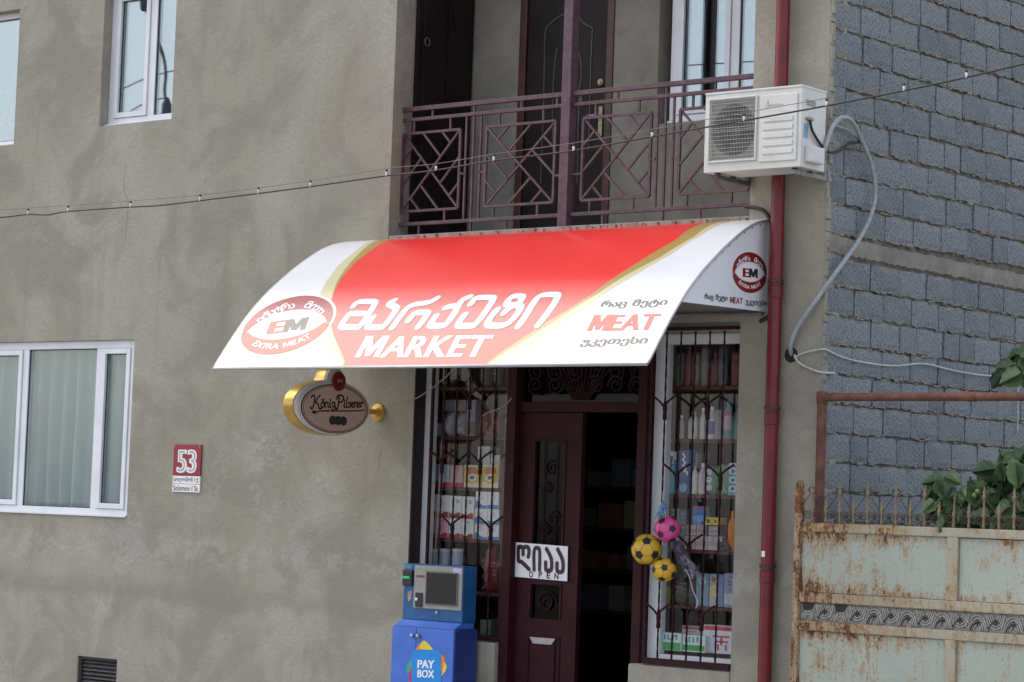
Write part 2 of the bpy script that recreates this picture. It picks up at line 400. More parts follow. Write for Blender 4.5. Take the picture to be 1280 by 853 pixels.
# --- pvc windows
def window(x0, x1, z0, z1, y, mullions, glass, sash=(), name='window', fw=.055, sill=True):
    """outer frame, mullions (list of x), inner sashes for the bays listed, a pane in every bay"""
    w = MB().box(x0, x0+fw, y, y+.06, z0, z1).box(x1-fw, x1, y, y+.06, z0, z1).box(x0+fw, x1-fw, y, y+.06, z0, z0+fw).box(x0+fw, x1-fw, y, y+.06, z1-fw, z1).build(name, PVC, house, bevel=.005)
    edges = [x0+fw]+[v for mx in mullions for v in (mx-fw*.55, mx+fw*.55)]+[x1-fw]
    for mx in mullions: MB().box(mx-fw*.55, mx+fw*.55, y+.002, y+.058, z0+fw, z1-fw).build('mullion', PVC, w, bevel=.005)
    for i in range(len(edges)//2):
        a, b, c, d = edges[2*i], edges[2*i+1], z0+fw, z1-fw
        if i in sash:
            s = .05; q = .012
            MB().box(a+.003, a+s, y-q, y+.04, c+.003, d-.003).box(b-s, b-.003, y-q, y+.04, c+.003, d-.003).box(a+s, b-s, y-q, y+.04, c+.003, c+s).box(a+s, b-s, y-q, y+.04, d-s, d-.003).build('sash', PVC, w, bevel=.004)
            a += s; b -= s; c += s; d -= s
        MB().box(a+.001, b-.001, y+.022, y+.034, c+.001, d-.001).build('pane', glass, w)
        g = .006   # black rubber gasket round the pane
        MB().box(a, a+g, y+.012, y+.021, c, d).box(b-g, b, y+.012, y+.021, c, d).box(a+g, b-g, y+.012, y+.021, c, c+g).box(a+g, b-g, y+.012, y+.021, d-g, d).build('gasket', BLACK, w)
    if sill: MB().box(x0+.004, x1-.004, y-.05, y-.003, z0+.002, z0+.022).build('sill', PVC, w, bevel=.004)
    return w
window(WA[0], WA[1]-.002, WA[2], WA[3], .10, [-7.03], GLASS, sash=(0,), fw=.075)
window(WB[0], WB[1]-.002, WB[2], WB[3], .10, [-9.4], GLASS)
window(WC[0], WC[1]-.002, WC[2], WC[3], .035, [-8.455, -7.465], CURTGLASS, sash=(0, 2), fw=.07)
LY = .95
window(-2.10, -.75, 4.62, 6.35, LY+.08, [-1.50], GLASS, sash=(0,), fw=.07)

room(-4.3, -.3, 1.16, 4, 3.75, 6.9, ROOMP)
# --- vent grille
v = MB().box(VG[0], VG[0]+.03, .02, .06, VG[2], VG[3]).box(VG[1]-.03, VG[1], .02, .06, VG[2], VG[3]).box(VG[0]+.03, VG[1]-.03, .02, .06, VG[3]-.025, VG[3]).box(VG[0]+.03, VG[1]-.03, .02, .06, VG[2], VG[2]+.025).box(VG[0]+.002, VG[1]-.002, .17, .2, VG[2]+.002, VG[3]-.002).build('vent_grille', pm('dark_vent', (.03, .03, .032), .6, .2, 20), house)
VSL = pm('vent_slat_grey', (.075, .075, .075), .6, .2, 20)
for i in range(8):
    z = VG[2]+.045+i*.034; MB().add([(VG[0]+.032, .03, z-.012), (VG[1]-.032, .03, z-.012), (VG[1]-.032, .055, z+.006), (VG[0]+.032, .055, z+.006), (VG[0]+.032, .03, z-.009), (VG[1]-.032, .03, z-.009), (VG[1]-.032, .055, z+.009), (VG[0]+.032, .055, z+.009)], [(0, 1, 2, 3), (7, 6, 5, 4), (0, 4, 5, 1), (3, 2, 6, 7)]).build('slat', VSL, v)

# --- balcony recess: floor, back wall, left wall with a dark door, ceiling
BF = 3.72
MB().box(LG[0]+.002, LG[1]-.002, .0022, LY+.3, BF-.22, BF).build('balcony_slab', pm('slab_concrete', (.30, .285, .26), .95, .2, 5, .5, 50), house, bevel=.008)
lipm = MB(); random.seed(3)
for i in range(60):
    x = LG[0]+.05+(LG[1]-LG[0]-.1)*random.random(); lipm.box(x, x+random.uniform(.02, .08), -.012-random.random()*.01, .001, BF-.04-random.random()*.02, BF-.004-random.random()*.014)
lipm.build('mortar_lip', pm('lip_mortar', (.30, .25, .21), .97, .3, 20), house, kind='stuff')
LD = (-3.56, -2.60, BF, 6.02)
wall_holes(LG[0]-.05, LG[1]+.4, BF, 6.8, LY, LY+.2, [(LD[0], LD[1], BF-.1, LD[3]), (-2.185+.02, -.75, 4.62, 6.35)]).build('balcony_back_wall', LOGGIA, house, recalc=False)
MB().box(LG[0]-.25, LG[0]-.001, .222, LY, BF, 6.8).build('balcony_side_wall', LOGGIA, house); MB().box(LG[1]+.001, LG[1]+.2, .222, LY-.002, BF, 6.8).build('balcony_side_wall', LOGGIA, house)
MB().box(LG[0]-.2, LG[1]+.2, .225, LY+.3, 6.752, 6.9).build('balcony_ceiling', LOGGIA, house)
# dark door in the left wall of the recess
sd = MB().box(LG[0]-.0005, LG[0]+.03, .235, .93, BF+.001, 5.95).build('side_door', DARKWOOD, house, label='almost black door in the side of the balcony recess', bevel=.004)
for a, b, c, d in ((.30, .56, BF+.2, BF+.95), (.61, .87, BF+.2, BF+.95), (.30, .56, BF+1.08, 5.8), (.61, .87, BF+1.08, 5.8)):
    MB().box(LG[0]+.0305, LG[0]+.04, a, b, c, d).build('door_panel', DARKWOOD, sd, bevel=.004)
p = at(533, 53, x=LG[0]+.04); MB().tube([(LG[0]+.05, p.y+.03*math.cos(w), p.z+.035*math.sin(w)) for w in [i*math.pi/6 for i in range(12)]], .006, 6, True).build('knocker', pm('knocker_dark', (.10, .09, .09), .5, .2, 9), sd)
# main balcony door
fx = .07
ld = MB().box(LD[0], LD[0]+fx, LY-.012, LY+.07, BF+.001, LD[3]).box(LD[1]-fx, LD[1], LY-.012, LY+.07, BF+.001, LD[3]).box(LD[0]+fx, LD[1]-fx, LY-.012, LY+.07, LD[3]-fx, LD[3]).build('balcony_door', BROWNWOOD, house, bevel=.006, label='dark varnished balcony door in a red-brown frame')
MB().box(LD[0]+fx+.003, LD[1]-fx-.003, LY+.012, LY+.05, BF+.01, LD[3]-fx-.004).build('door_leaf', DARKWOOD, ld, bevel=.004)
MOULD_HIGHLIGHT = pm('door_moulding_highlight', (.06, .055, .062), .3, .3, 8)  # paler than the door: highlight along the mouldings put into the colour
def mould(pts): MB().tube([(q.x, LY+.010, q.z) for q in pts], .007, 6).build('moulding', MOULD_HIGHLIGHT, ld)
def lp(px, py): return at(px, py, y=LY+.01)
mould(smooth_line([lp(680, 125), lp(681, 70), lp(682, 40), lp(690, 28), lp(706, 18), lp(722, 20), lp(731, 30), lp(741, 35)], 4)); mould([lp(741, 35), lp(739, 80), lp(736, 190)]); mould([lp(680, 125), lp(676, 230)])
mould(smooth_line([lp(694, 250), lp(691, 150), lp(693, 90), lp(697, 60)], 4)); mould(smooth_line([lp(720, 56), lp(726, 75), lp(727, 95), lp(724, 125), lp(722, 230)], 4))
q = at(751, 103, y=LY+.0); MB().lathe([(.0, -.022), (.012, -.022), (.012, -.014), (.026, -.012), (.028, .011)], (q.x, LY, q.z), 14, 'y').build('lock', BRASS, ld, smooth='auto')
q = at(750, 152, y=LY); hd = MB().box(q.x-.02, q.x+.02, LY-.0, LY+.0115, q.z-.12, q.z+.12).build('handle_plate', BRASS, ld, bevel=.004)
MB().tube([(q.x, LY, q.z+.045), (q.x, LY-.045, q.z+.045), (q.x-.10, LY-.05, q.z+.045)], .009, 8).build('handle', STEEL, hd, smooth=True); MB().lathe([(.006, -.006), (.009, 0.001)], (q.x, LY, q.z-.03), 10, 'y').build('keyhole', STEEL, hd)

# --- railing and post
rail = MB().box(-2.438, -2.352, .085, .17, BF+.0005, 6.7482).build('balcony_railing', RAILP, house, bevel=.004, label='mauve iron balcony railing with crossed lattice panels')
RY = .13
RT = (RY-CAM.y)/(0-CAM.y)          # railing stands a hand's breadth inside the recess
rX = lambda x: CAM.x+(x-CAM.x)*RT
rZ = lambda z: CAM.z+(z-CAM.z)*RT
zt, z2, zb = rZ(4.722), rZ(4.637), rZ(3.803)
rx0, rx1 = LG[0]+.003, LG[1]-.003
for z, h in ((zt, .036), (z2, .028), (zb, .028)):
    for a, b in ((rx0, -2.440), (-2.350, rx1)): MB().box(a, b, RY-h/2, RY+h/2, z-h/2, z+h/2).build('rail', RAILP, rail, bevel=.003)
def rbar(p, q, w=.016, y=None): MB().bar((p[0], RY if y is None else y, p[1]), (q[0], RY if y is None else y, q[1]), w).build('bar', RAILP, rail)
pz1, pz0 = rZ(4.527), rZ(3.905)
panels = [(-4.02, -3.355, 1), (-3.09, -2.415, 0), (-2.15, -1.525, 1), (-1.265, -.66, 1)]
for a, b, mir in panels:
    a, b = max(rX(a), LG[0]+.012), rX(b)
    F = lambda u, v: ((b-u*(b-a)) if mir else (a+u*(b-a)), pz0+v*(pz1-pz0))
    for p, q in (((0, 0), (0, 1)), ((1, 0), (1, 1))): rbar(F(*p), F(*q), .02)
    for p, q in (((0, 0), (1, 0)), ((0, 1), (1, 1))): rbar(F(*p), F(*q), .02, RY-.0015)
    rbar(F(0, 1), F(1, 0), .016, RY-.004); rbar(F(1, 1), F(0, 0), .016, RY+.004)
    for p, q in (((.33, 1), (.165, .835)), ((.66, 1), (.33, .67)), ((.83, .83), (1, .66)), ((.67, .67), (1, .34)), ((.34, 0), (.67, .33)), ((.67, 0), (.835, .165)), ((0, .66), (.33, .33)), ((0, .33), (.165, .165))):
        rbar(F(*p), F(*q))
    for u in (.18, .82): rbar((a+u*(b-a), pz1), (a+u*(b-a), z2)); rbar((a+u*(b-a)-.03, pz0), (a+u*(b-a)-.03, zb))
    rbar((a+.5*(b-a), z2), (a+.5*(b-a), zt)); rbar((a+.33*(b-a), zb), (a+.33*(b-a), BF))
for g0, g1 in ((-3.355, -3.09), (-1.525, -1.265)):
    g0, g1 = rX(g0), rX(g1)
    for u in (.22, .5, .78): rbar((g0+u*(g1-g0), z2), (g0+u*(g1-g0), zb))
    m_ = (g0+g1)/2; rbar((m_, z2), (m_, zt)); rbar((m_, zb), (m_, BF)); rbar((g0, 4.2), (g0+.22*(g1-g0), 4.2)); rbar((g1, 4.2), (g1-.22*(g1-g0), 4.2))
for x in (rX(-2.415), rX(-2.15)): rbar((x, 4.13), ((-2.438 if x < -2.4 else -2.352), 4.13))
rbar((-.66, z2), (-.66, zt)); rbar((-2.28, z2), (-2.28, zt)); rbar((-2.51, z2), (-2.51, zt))

# --- block side wall: mortar core, ring beam, single blocks
core = MB().box(-.4, -.022, .03, 9, PAVE_Z-.1, 8.2).build('side_wall', MORTAR, house, label='bare grey block side wall with rough joints')
def block_variant(seed):
    random.seed(seed); nx, nz = 7, 4; L, H = .391, .188; V = []; F = []
    for k in range(nz+1):
        for i in range(nx+1):
            y = L*i/nx-L/2; z = H*k/nz-H/2; e = (i in (0, nx)) or (k in (0, nz))
            y += random.uniform(-.004, .004); z += random.uniform(-.006, .006)
            if (i in (0, nx)) and (k in (0, nz)): y *= .985; z *= .965
            V.append(((-.007 if e else 0)+random.uniform(-.0018, .0018), y, z))
    n = len(V)
    for k in range(nz):
        for i in range(nx): a = k*(nx+1)+i; F.append((a, a+1, a+nx+2, a+nx+1))
    ring = [i for i in range(nx+1)]+[k*(nx+1)+nx for k in range(1, nz+1)]+[nz*(nx+1)+i for i in range(nx-1, -1, -1)]+[k*(nx+1) for k in range(nz-1, 0, -1)]
    for r_ in ring: V.append((-.035, V[r_][1], V[r_][2]))
    for j in range(len(ring)): F.append((ring[j], n+j, n+(j+1) % len(ring), ring[(j+1) % len(ring)]))
    m = MB(); m.add(V, F); return m.mesh('block', mat=BLOCK)
BV = [block_variant(s) for s in range(7)]
random.seed(11)
smear = MB()
def course(z, tilt):
    global smear
    y = .03-random.choice((.0, .21, .12)); first = True
    while y < 3.75:
        wdt = .392 if random.random() > .08 else .23
        if first and random.random() < .5: wdt = .2
        first = False
        s = wdt/.392
        o = place('block', random.choice(BV), (random.uniform(-.008, .004), max(y, .0)+wdt/2+.012, z+.1+tilt*y+random.uniform(-.003, .003)), core, (random.uniform(-.012, .012)+(math.pi if random.random() < .5 else 0), random.uniform(-.008, .008), random.uniform(-.012, .012)))
        o.scale = (1, s, 1); y = max(y, 0)+wdt+.009+random.random()*.008
zb0 = 3.425
zz = 3.585; rows = []
while zz < 6.2: rows.append((zz, .012*(1 if zz < 4 else 1.6))); zz += .2055
zz = zb0-.2055
while zz > 1.15: rows.append((zz, .002)); zz -= .2055
for z, t_ in rows:
    course(z, t_)
    y = .02
    while y < 3.7:      # mortar squeezed out of the bed joint
        l = random.uniform(.02, .10)
        if random.random() < .55:
            zc = z+t_*y+random.uniform(-.006, .004); h = random.uniform(.003, .012)*(1.7 if random.random() < .18 else 1); d = random.uniform(.0, .007); k = 4
            pts = [(random.uniform(-.012, 0)+d*math.sin(math.pi*(i+.5)/k), y+l*i/k, zc+random.uniform(-.005, .005)) for i in range(k+1)]
            smear.tube(pts, [h*random.uniform(.4, 1) for _ in pts], 5)
        y += l
# the rest of the wall, behind the gate and further back than the photograph shows, joined into one part
rest = MB(); random.seed(23); bv = [[tuple(v.co) for v in me.vertices] for me in BV]; bf = [[tuple(p.vertices) for p in me.polygons] for me in BV]
allz = [z for z, _ in rows]+[rows[-1][0]-.2055*i for i in range(1, 8)]+[max(z for z, _ in rows)+.2055*i for i in range(1, 10)]
for z in allz:
    full = rows[-1][0]-.01 <= z <= max(q for q, _ in rows)+.01; y = 3.78+random.choice((0, .2)) if full else random.choice((.02, .22))
    while y < 8.6:
        i = random.randrange(len(bv)); t_ = next((q[1] for q in rows if abs(q[0]-z) < 1e-6), 0); rest.add([(v[0]+random.uniform(-.001, .001)-.003, v[1]+y+.2, v[2]+z+.1+t_*3.75) for v in bv[i]], bf[i]); y += .402
rest.build('block', BLOCK, core, recalc=False, kind='stuff')
smear.build('mortar_smear', pm('squeezed_mortar', (.27, .245, .20), .97, .35, 30), core, kind='stuff')
bm_ = MB(); random.seed(17); V = []; F = []; ny = 320
for i in range(ny+1):
    y = .0305+9*i/ny*(1 if i else 1); a_, b_ = zb0+.004+random.uniform(-.006, .012), 3.572+random.uniform(-.010, .006)
    V += [(-.03, y, a_), (random.uniform(-.008, .004), y, a_+.012), (random.uniform(-.002, .006), y, (a_+b_)/2), (random.uniform(-.008, .004), y, b_-.012), (-.03, y, b_)]
for i in range(ny):
    for j in range(4): F.append((i*5+j, i*5+5+j, i*5+6+j, i*5+1+j))
bm_.add(V, F).build('ring_beam', BEAM, core)
# ragged plaster edge at the corner
edge = MB(); random.seed(5); z = PAVE_Z
while z < 8:
    h = random.uniform(.02, .09); edge.box(-.05, -.012+random.uniform(.004, .022), .0015+random.random()*.004, .035+random.random()*.02, z, z+h); z += h*random.uniform(.8, 1.15)
edge.build('plaster_edge', PLASTER, house, kind='stuff')

# ================================================================ SHOP FRONT (parts of the house)
SY = .13
DOORGLASS = glass_mat('door_glass', .010, (1, 1, 1), .03, (.42, .46, .44))
# low walls under the windows, frame posts, transom
DLx, DRx = -2.835, -1.54
lw = MB().box(SH[0]+.002, DLx-.004, .004, .2, PAVE_Z, .565).build('sill_wall', PLASTER, house, bevel=.01)
rw = MB().box(DRx-.035, SH[1]-.002, -.012, .2, PAVE_Z, .50).build('sill_wall', PLASTER, house, bevel=.02)
lintel = MB().box(SH[0]+.002, SH[1]-.002, .02, .2, 2.90, 2.963).build('lintel', PLASTER, house)
MB().box(SH[0]+.0005, SH[0]+.010, .003, SY-.002, .567, 2.895).build('jamb_board', pm('jamb_dark_brown', (.018, .010, .011), .6, .2, 8), house)
# left display window
def display_window(x0, x1, z0, z1, stile_l, stile_r, top, bot):
    w = MB().box(x0, x0+stile_l, SY, SY+.07, z0, z1).box(x1-stile_r, x1, SY, SY+.07, z0, z1).box(x0+stile_l, x1-stile_r, SY, SY+.07, z0, z0+bot).box(x0+stile_l, x1-stile_r, SY, SY+.07, z1-top, z1).build('shop_window', PVC, house, bevel=.006)
    MB().box(x0+stile_l+.002, x1-stile_r-.002, SY+.03, SY+.036, z0+bot+.002, z1-top-.002).build('pane', SHOPGLASS, w); return w
display_window(-3.73, -2.85, .568, 2.898, .075, .028, .07, .03)
display_window(DRx+.03, SH[1]-.003, .503, 2.898, .11, .03, .075, .07)
def grille(x0, x1, z0, z1, n, y, flip, border):
    g = MB()
    if border: g.box(x0, x1, y-.018, y+.018, z0, z0+.045).box(x0, x1, y-.018, y+.018, z1-.022, z1).box(x0, x0+.022, y-.016, y+.016, z0+.045, z1-.022)
    else: g.box(x0, x1, y-.012, y+.012, z1-.03, z1).box(x0, x1, y-.012, y+.012, z0, z0+.03).box(x0, x0+.02, y-.011, y+.011, z0+.03, z1-.03)
    g = g.build('window_grille', GRILLE, house, label='maroon wrought iron grille of twisted bars')
    sp = (x1-x0)/(n+1); xs = [x0+sp*(i+1) for i in range(n)]
    for x in xs:
        m = MB(); k = 46; V = []; F = []; r_ = .0082     # twisted square bar
        for i in range(k+1):
            zz_ = z0+.03+(z1-z0-.06)*i/k; tw = i*.8
            for j in range(4): V.append((x+r_*math.cos(tw+j*math.pi/2), y+r_*math.sin(tw+j*math.pi/2), zz_))
        for i in range(k):
            for j in range(4): F.append((i*4+j, i*4+(j+1) % 4, i*4+4+(j+1) % 4, i*4+4+j))
        m.add(V, F).build('bar', GRILLE, g)
    row = 0; z = z0+.36
    while z < z1-.2:
        for i in range(n):
            if (i+row+flip) % 3 == 0 or (n > 5 and (i+row+flip) % 3 == 0):
                x = xs[i]; MB().lathe([(.012, -.10), (.017, -.09), (.014, -.05), (.018, -.02), (.013, .02), (.011, .03)], (x, y, z), 8).build('collar', GRILLE, g, smooth=True)
                for s in (-1, 1):
                    MB().tube([(x+s*.008, y-.012, z), (x+s*.03, y-.016, z+.028), (x+s*sp*.55, y-.016, z+.055), (x+s*sp*.96, y-.014, z+.085)], .008, 6).build('branch', GRILLE, g, smooth=True)
        row += 1; z += .5
    return g
grille(-3.615, -2.842, .575, 2.89, 5, .075, 1, False)
grille(DRx+.095, SH[1]-.004, .505, 2.935, 5, -.004, 0, True)
# door: frame, transom light with scrolls, closed left leaf; the right half stands open
fr = MB().box(DLx, DLx+.085, .05, .2, PAVE_Z+.01, 2.898).box(DRx-.03, DRx+.028, .035, .2, .502, 2.898).box(DRx-.06, DRx-.037, .05, .2, PAVE_Z+.01, 2.898).box(DLx+.087, DRx-.062, .10, .18, 2.325, 2.40).build('shop_door', MAROON, house, bevel=.004, label='maroon shop door, left leaf closed and right half open')
LX0, LX1, LZ0, LZ1, LYF = DLx+.09, -2.165, .26, 2.32, .13
def frame_leaf(holes):
    return wall_holes(LX0, LX1, LZ0, LZ1, LYF, LYF+.05, holes)
g1 = (-2.60, -2.325, 1.30, 2.10); g2 = (-2.60, -2.325, .765, 1.02)
leaf = frame_leaf([g1, g2]).build('door_leaf', MAROON, fr, recalc=False)
for g in (g1, g2): MB().box(g[0]+.001, g[1]-.001, LYF+.02, LYF+.026, g[2]+.001, g[3]-.001).build('pane', DOORGLASS, fr)
for g in (g1, g2, (-2.60, -2.325, .26, .62)):
    MB().box(g[0]-.018, g[0]-.001, LYF-.010, LYF-.001, g[2], g[3]+.018).box(g[1]+.001, g[1]+.018, LYF-.010, LYF-.001, g[2], g[3]+.018).box(g[0], g[1], LYF-.010, LYF-.001, g[3]+.001, g[3]+.018).build('moulding', MAROON, fr, bevel=.003)
MB().box(-2.575, -2.35, LYF-.014, LYF-.001, .27, .58).build('door_panel', MAROON, fr, bevel=.012)
MB().prism([(-2.585, .625), (-2.34, .625), (-2.375, .577), (-2.55, .577)], LYF-.024, LYF-.0105).build('mail_slot', pm('slot_metal', (.42, .38, .40), .4, .1, 9), fr, bevel=.003)
def scroll(cx, cz, r, y, a0, turns, mat, parent, w=.006, d=1):
    pts = []
    for i in range(26):
        t = i/25; a = a0+d*t*turns*2*math.pi; rr = r*(1-.78*t); pts.append((cx+rr*math.cos(a), y, cz+rr*math.sin(a)))
    MB().tube(pts, w, 5).build('scroll', mat, parent, smooth=True)
SCR = pm('door_scroll_iron', (.035, .014, .016), .8, .2, 10, spec=.1)
for cx, cz, r, a, d in ((-2.42, 1.52, .06, 0, 1), (-2.50, 1.44, .05, 3, -1), (-2.42, 1.35, .045, .5, 1), (-2.46, 1.90, .06, 1, 1), (-2.5, 1.75, .05, 2, -1), (-2.46, .89, .095, 0, 1), (-2.46, .89, .075, 3, -1)): scroll(cx, cz, r, LYF+.008, a, 1.5, SCR, fr, d=d)
for x in (-2.52, -2.40): MB().tube([(x, LYF+.01, 1.31), (x, LYF+.01, 2.09)], .004, 5).build('scroll', SCR, fr)
for i in range(6):
    for s in (1, -1): scroll(-2.62+i*.19, 2.58+.05*s, .075, .12, i*1.1+s, 1.6, SCR, fr, .007, s)
for i in range(-6, 7): MB().tube([(-2.18+i*.012, .12, 2.42), (-2.18+i*.045, .12, 2.66), (-2.18+i*.08, .12, 2.885)], .006, 5).build('scroll', SCR, fr, smooth=True)
MB().box(DLx+.09, DRx-.064, .15, .156, 2.402, 2.896).build('pane', DOORGLASS, fr)
# doorstep
MB().box(DLx+.0, DRx-.064, -.30, .2, PAVE_Z, -.03).build('doorstep', PAVE, house, bevel=.01); MB().box(DLx+.09, DRx-.064, -.02, .22, -.0295, .25).build('threshold', PAVE, house, bevel=.01)

# hairline cracks in the plaster, pencil-thin dark lines
CRK = pm('plaster_crack', (.13, .12, .105), .95, .2, 30)
for L_ in ([(158, 205), (155, 222), (156, 243), (160, 250), (159, 272), (157, 300)], [(477, 560), (474, 575), (473, 592)]):
    V, F = ribbon([(p.x, p.z) for p in smooth_line([at(x, y, y=-.0012) for x, y in L_], 4)], .0032, 3); MB().add([(v[0], -.0012, v[1]) for v in V], F).build('crack', CRK, house, recalc=False)

# ================================================================ AWNING
XL, XR = -4.525, -.463
def gloss(name, col, rough=.25, var=.03): return pm(name, col, rough, var, 2, spec=.5)
VINYL = gloss('awning_white_vinyl', (.76, .775, .80)); VRED = gloss('awning_red_vinyl', (.82, .042, .038)); VGOLD = gloss('awning_gold_vinyl', (.42, .29, .085)); VGOLDL = gloss('awning_pale_gold_vinyl', (.62, .58, .36))
VINK = gloss('awning_black_vinyl', (.02, .018, .02)); VGREY = gloss('awning_grey_vinyl', (.04, .035, .04)); VEMB = gloss('awning_crimson_vinyl', (.30, .012, .02)); VORG = gloss('awning_scarlet_vinyl', (.60, .03, .02))
prof = smooth_line([(0, 3.69), (-.17, 3.648), (-.34, 3.573), (-.57, 3.432), (-.805, 3.262), (-.95, 3.14), (-1.10, 2.99), (-1.27, 2.785), (-1.43, 2.575)], 6)
ps = [0.0]
for a, b in zip(prof[:-1], prof[1:]): ps.append(ps[-1]+(b-a).length)
SMAX = ps[-1]
def pyz(s):
    return interp(s, ps, [p.x for p in prof]), interp(s, ps, [p.y for p in prof])
def pnorm(s):
    a, b = pyz(max(0, s-.03)), pyz(min(SMAX, s+.03)); t = Vector((b[0]-a[0], b[1]-a[1])).normalized(); return t.y, -t.x
def onA(x, s, h=.0):
    y, z = pyz(s); ny, nz = pnorm(s); return (x, y+ny*h, z+nz*h)
def aw(px, py):
    """(x, s): the awning sheet's point that a photograph pixel shows, x along the shop, s down the curve"""
    lo, hi = -.05, SMAX+.05
    def g(s):
        y, z = pyz(s) if 0 <= s <= SMAX else (pyz(min(max(s, 0), SMAX))[0]-(s-min(max(s, 0), SMAX))*.62, pyz(min(max(s, 0), SMAX))[1]-(s-min(max(s, 0), SMAX))*.78)
        return at(px, py, y=y).z-z
    for _ in range(40):
        m = (lo+hi)/2
        if g(m) < 0: lo = m
        else: hi = m
    s = (lo+hi)/2; y, z = pyz(min(max(s, 0), SMAX)); return at(px, py, y=y).x, s
awn = thing('shop_awning', 'curved red and white awning with gold bands over the shop front', 'awning', ((XL+XR)/2, 0, 2.6))
N = 48; SS = [SMAX*i/N for i in range(N+1)]
m = MB(); V = []; F = []
for s in SS: V += [onA(XL, s, 0), onA(XR, s, 0), onA(XR, s, -.012), onA(XL, s, -.012)]
for i in range(N):
    for j in range(4): F.append((4*i+j, 4*i+(j+1) % 4, 4*i+4+(j+1) % 4, 4*i+4+j))
F += [(0, 3, 2, 1), (4*N, 4*N+1, 4*N+2, 4*N+3)]
m.add(V, F).build('panel', VINYL, awn, smooth='auto')
EDGE = pm('awning_edge_metal', (.45, .45, .46), .35, .1, 9, metal=.5)
MB().tube([Vector(onA(XL, SMAX, -.006))+Vector((0, -.004, -.006)), Vector(onA(XR, SMAX, -.006))+Vector((0, -.004, -.006))], .011, 8).build('edge_tube', EDGE, awn, smooth=True)
for x in (XR+.003, XL-.003): MB().tube([onA(x, s, -.006) for s in SS], .009, 6).build('edge_trim', EDGE, awn, smooth=True)
def curve_xs(pts):
    q = sorted([tuple(reversed(aw(*p))) for p in pts]); return [v[0] for v in q], [v[1] for v in q]
def band(left, right, mat, name, h, lab=None):
    """flat printed strip between two border lines (x as a function of s)"""
    m = MB(); V = []; F = []; NN = 96
    for i in range(NN+1):
        s = .004+(SMAX-.008)*i/NN; V += [onA(interp(s, *left), s, h), onA(max(interp(s, *right), interp(s, *left)+1e-4), s, h)]
    for i in range(NN): F.append((2*i, 2*i+1, 2*i+3, 2*i+2))
    return m.add(V, F).build(name, mat, awn, smooth=True, recalc=False, label=lab)
GL = curve_xs([(471, 298.7), (445, 313.7), (422.5, 332.5), (407.5, 352.5), (401, 366), (397.5, 385), (397.5, 402), (401, 418), (407.5, 436), (418.5, 452.5)])
GM = curve_xs([(474, 298.7), (462, 306), (445, 321), (431, 337), (422, 351), (416, 366), (412.5, 385), (411.5, 400), (416.5, 420), (426, 442), (430, 452.5)])
GR = curve_xs([(491, 298.7), (467.5, 311), (442.5, 330), (427.5, 347.5), (418.7, 362.5), (415, 376), (412.7, 400), (417.5, 420), (427.5, 442), (431.5, 452.5)])
RR = curve_xs([(887.5, 277), (845, 300), (802.5, 325), (775, 342.5), (740, 368), (712.5, 386), (680, 405), (658, 419.7), (630, 438), (610, 452.7)])
RM = curve_xs([(905, 277), (868, 296), (825, 322), (785, 343), (748, 367), (718, 386), (684, 408), (662, 422), (634, 439.5), (614, 452.7)])
RW = curve_xs([(915, 277), (880, 292), (840, 317.5), (800, 340), (767.5, 360), (730, 386), (700, 405), (672.5, 428), (640, 445), (625, 453)])
band(GL, GM, VGOLDL, 'print_band', .0006, 'pale gold printed band'); band(GM, GR, VGOLD, 'print_band', .0006, 'dark gold printed band')
band(GR, RR, VRED, 'print_field', .0006, 'red printed field'); band(RR, RM, VGOLD, 'print_band', .0006, 'dark gold printed band'); band(RM, RW, VGOLDL, 'print_band', .0006, 'pale gold printed band')
def awn_strokes(lines, w, h, mat, name, n=5, label=None):
    m = MB()
    for i, ln in enumerate(lines):
        P = smooth_line([aw(*p) for p in ln], n); V, F = ribbon(P, w if not isinstance(w, list) else w[i])
        m.add([onA(v[0], v[1], h+.0003*(i % 4)) for v in V], F)
    return m.build(name, mat, awn, recalc=False, label=label)
k = .140625
A_ = lambda L: [(410+x*k, 355+y*k) for x, y in L]; B_ = lambda L: [(560+x*k, 355+y*k) for x, y in L]
georgian = [
 A_([(228, 200), (262, 168), (310, 160), (392, 160), (418, 172), (400, 215), (345, 300), (288, 372), (262, 386), (160, 386), (120, 378), (135, 345), (175, 290), (205, 268), (330, 268)]),
 A_([(592, 150), (548, 178), (590, 205), (608, 228), (570, 290), (505, 370), (470, 388), (375, 388), (355, 372), (375, 335), (402, 300)]),
 A_([(575, 392), (640, 300), (700, 226), (760, 190), (850, 176), (920, 160), (972, 130)]),
 A_([(716, 330), (752, 285), (790, 262), (870, 258), (886, 272), (850, 325), (806, 385)]),
 A_([(1262, 118), (1205, 140), (1165, 190), (1120, 270), (1060, 350), (1015, 374), (925, 374), (915, 355), (960, 290)]), A_([(1048, 214), (1100, 202), (1152, 200)]),
 B_([(205, 182), (235, 142), (275, 126), (385, 126), (402, 142), (370, 200), (300, 300), (245, 362), (210, 376), (110, 376), (95, 362), (118, 318), (150, 278)]),
 B_([(440, 232), (390, 290), (355, 350), (385, 374), (500, 370), (570, 325), (632, 250), (642, 205), (600, 192), (535, 190), (530, 165), (575, 118), (640, 112), (662, 128), (635, 172), (590, 200), (545, 222), (500, 262)]),
 B_([(628, 378), (690, 290), (770, 160), (820, 112), (870, 100), (950, 98), (974, 112), (950, 170), (880, 270), (800, 372)])]
awn_strokes(georgian, .071, .0012, pm('awning_letter_outline', (.30, .24, .28), .2, .03, 2), 'lettering_outline')
awn_strokes(georgian, .057, .0030, VINYL, 'lettering')
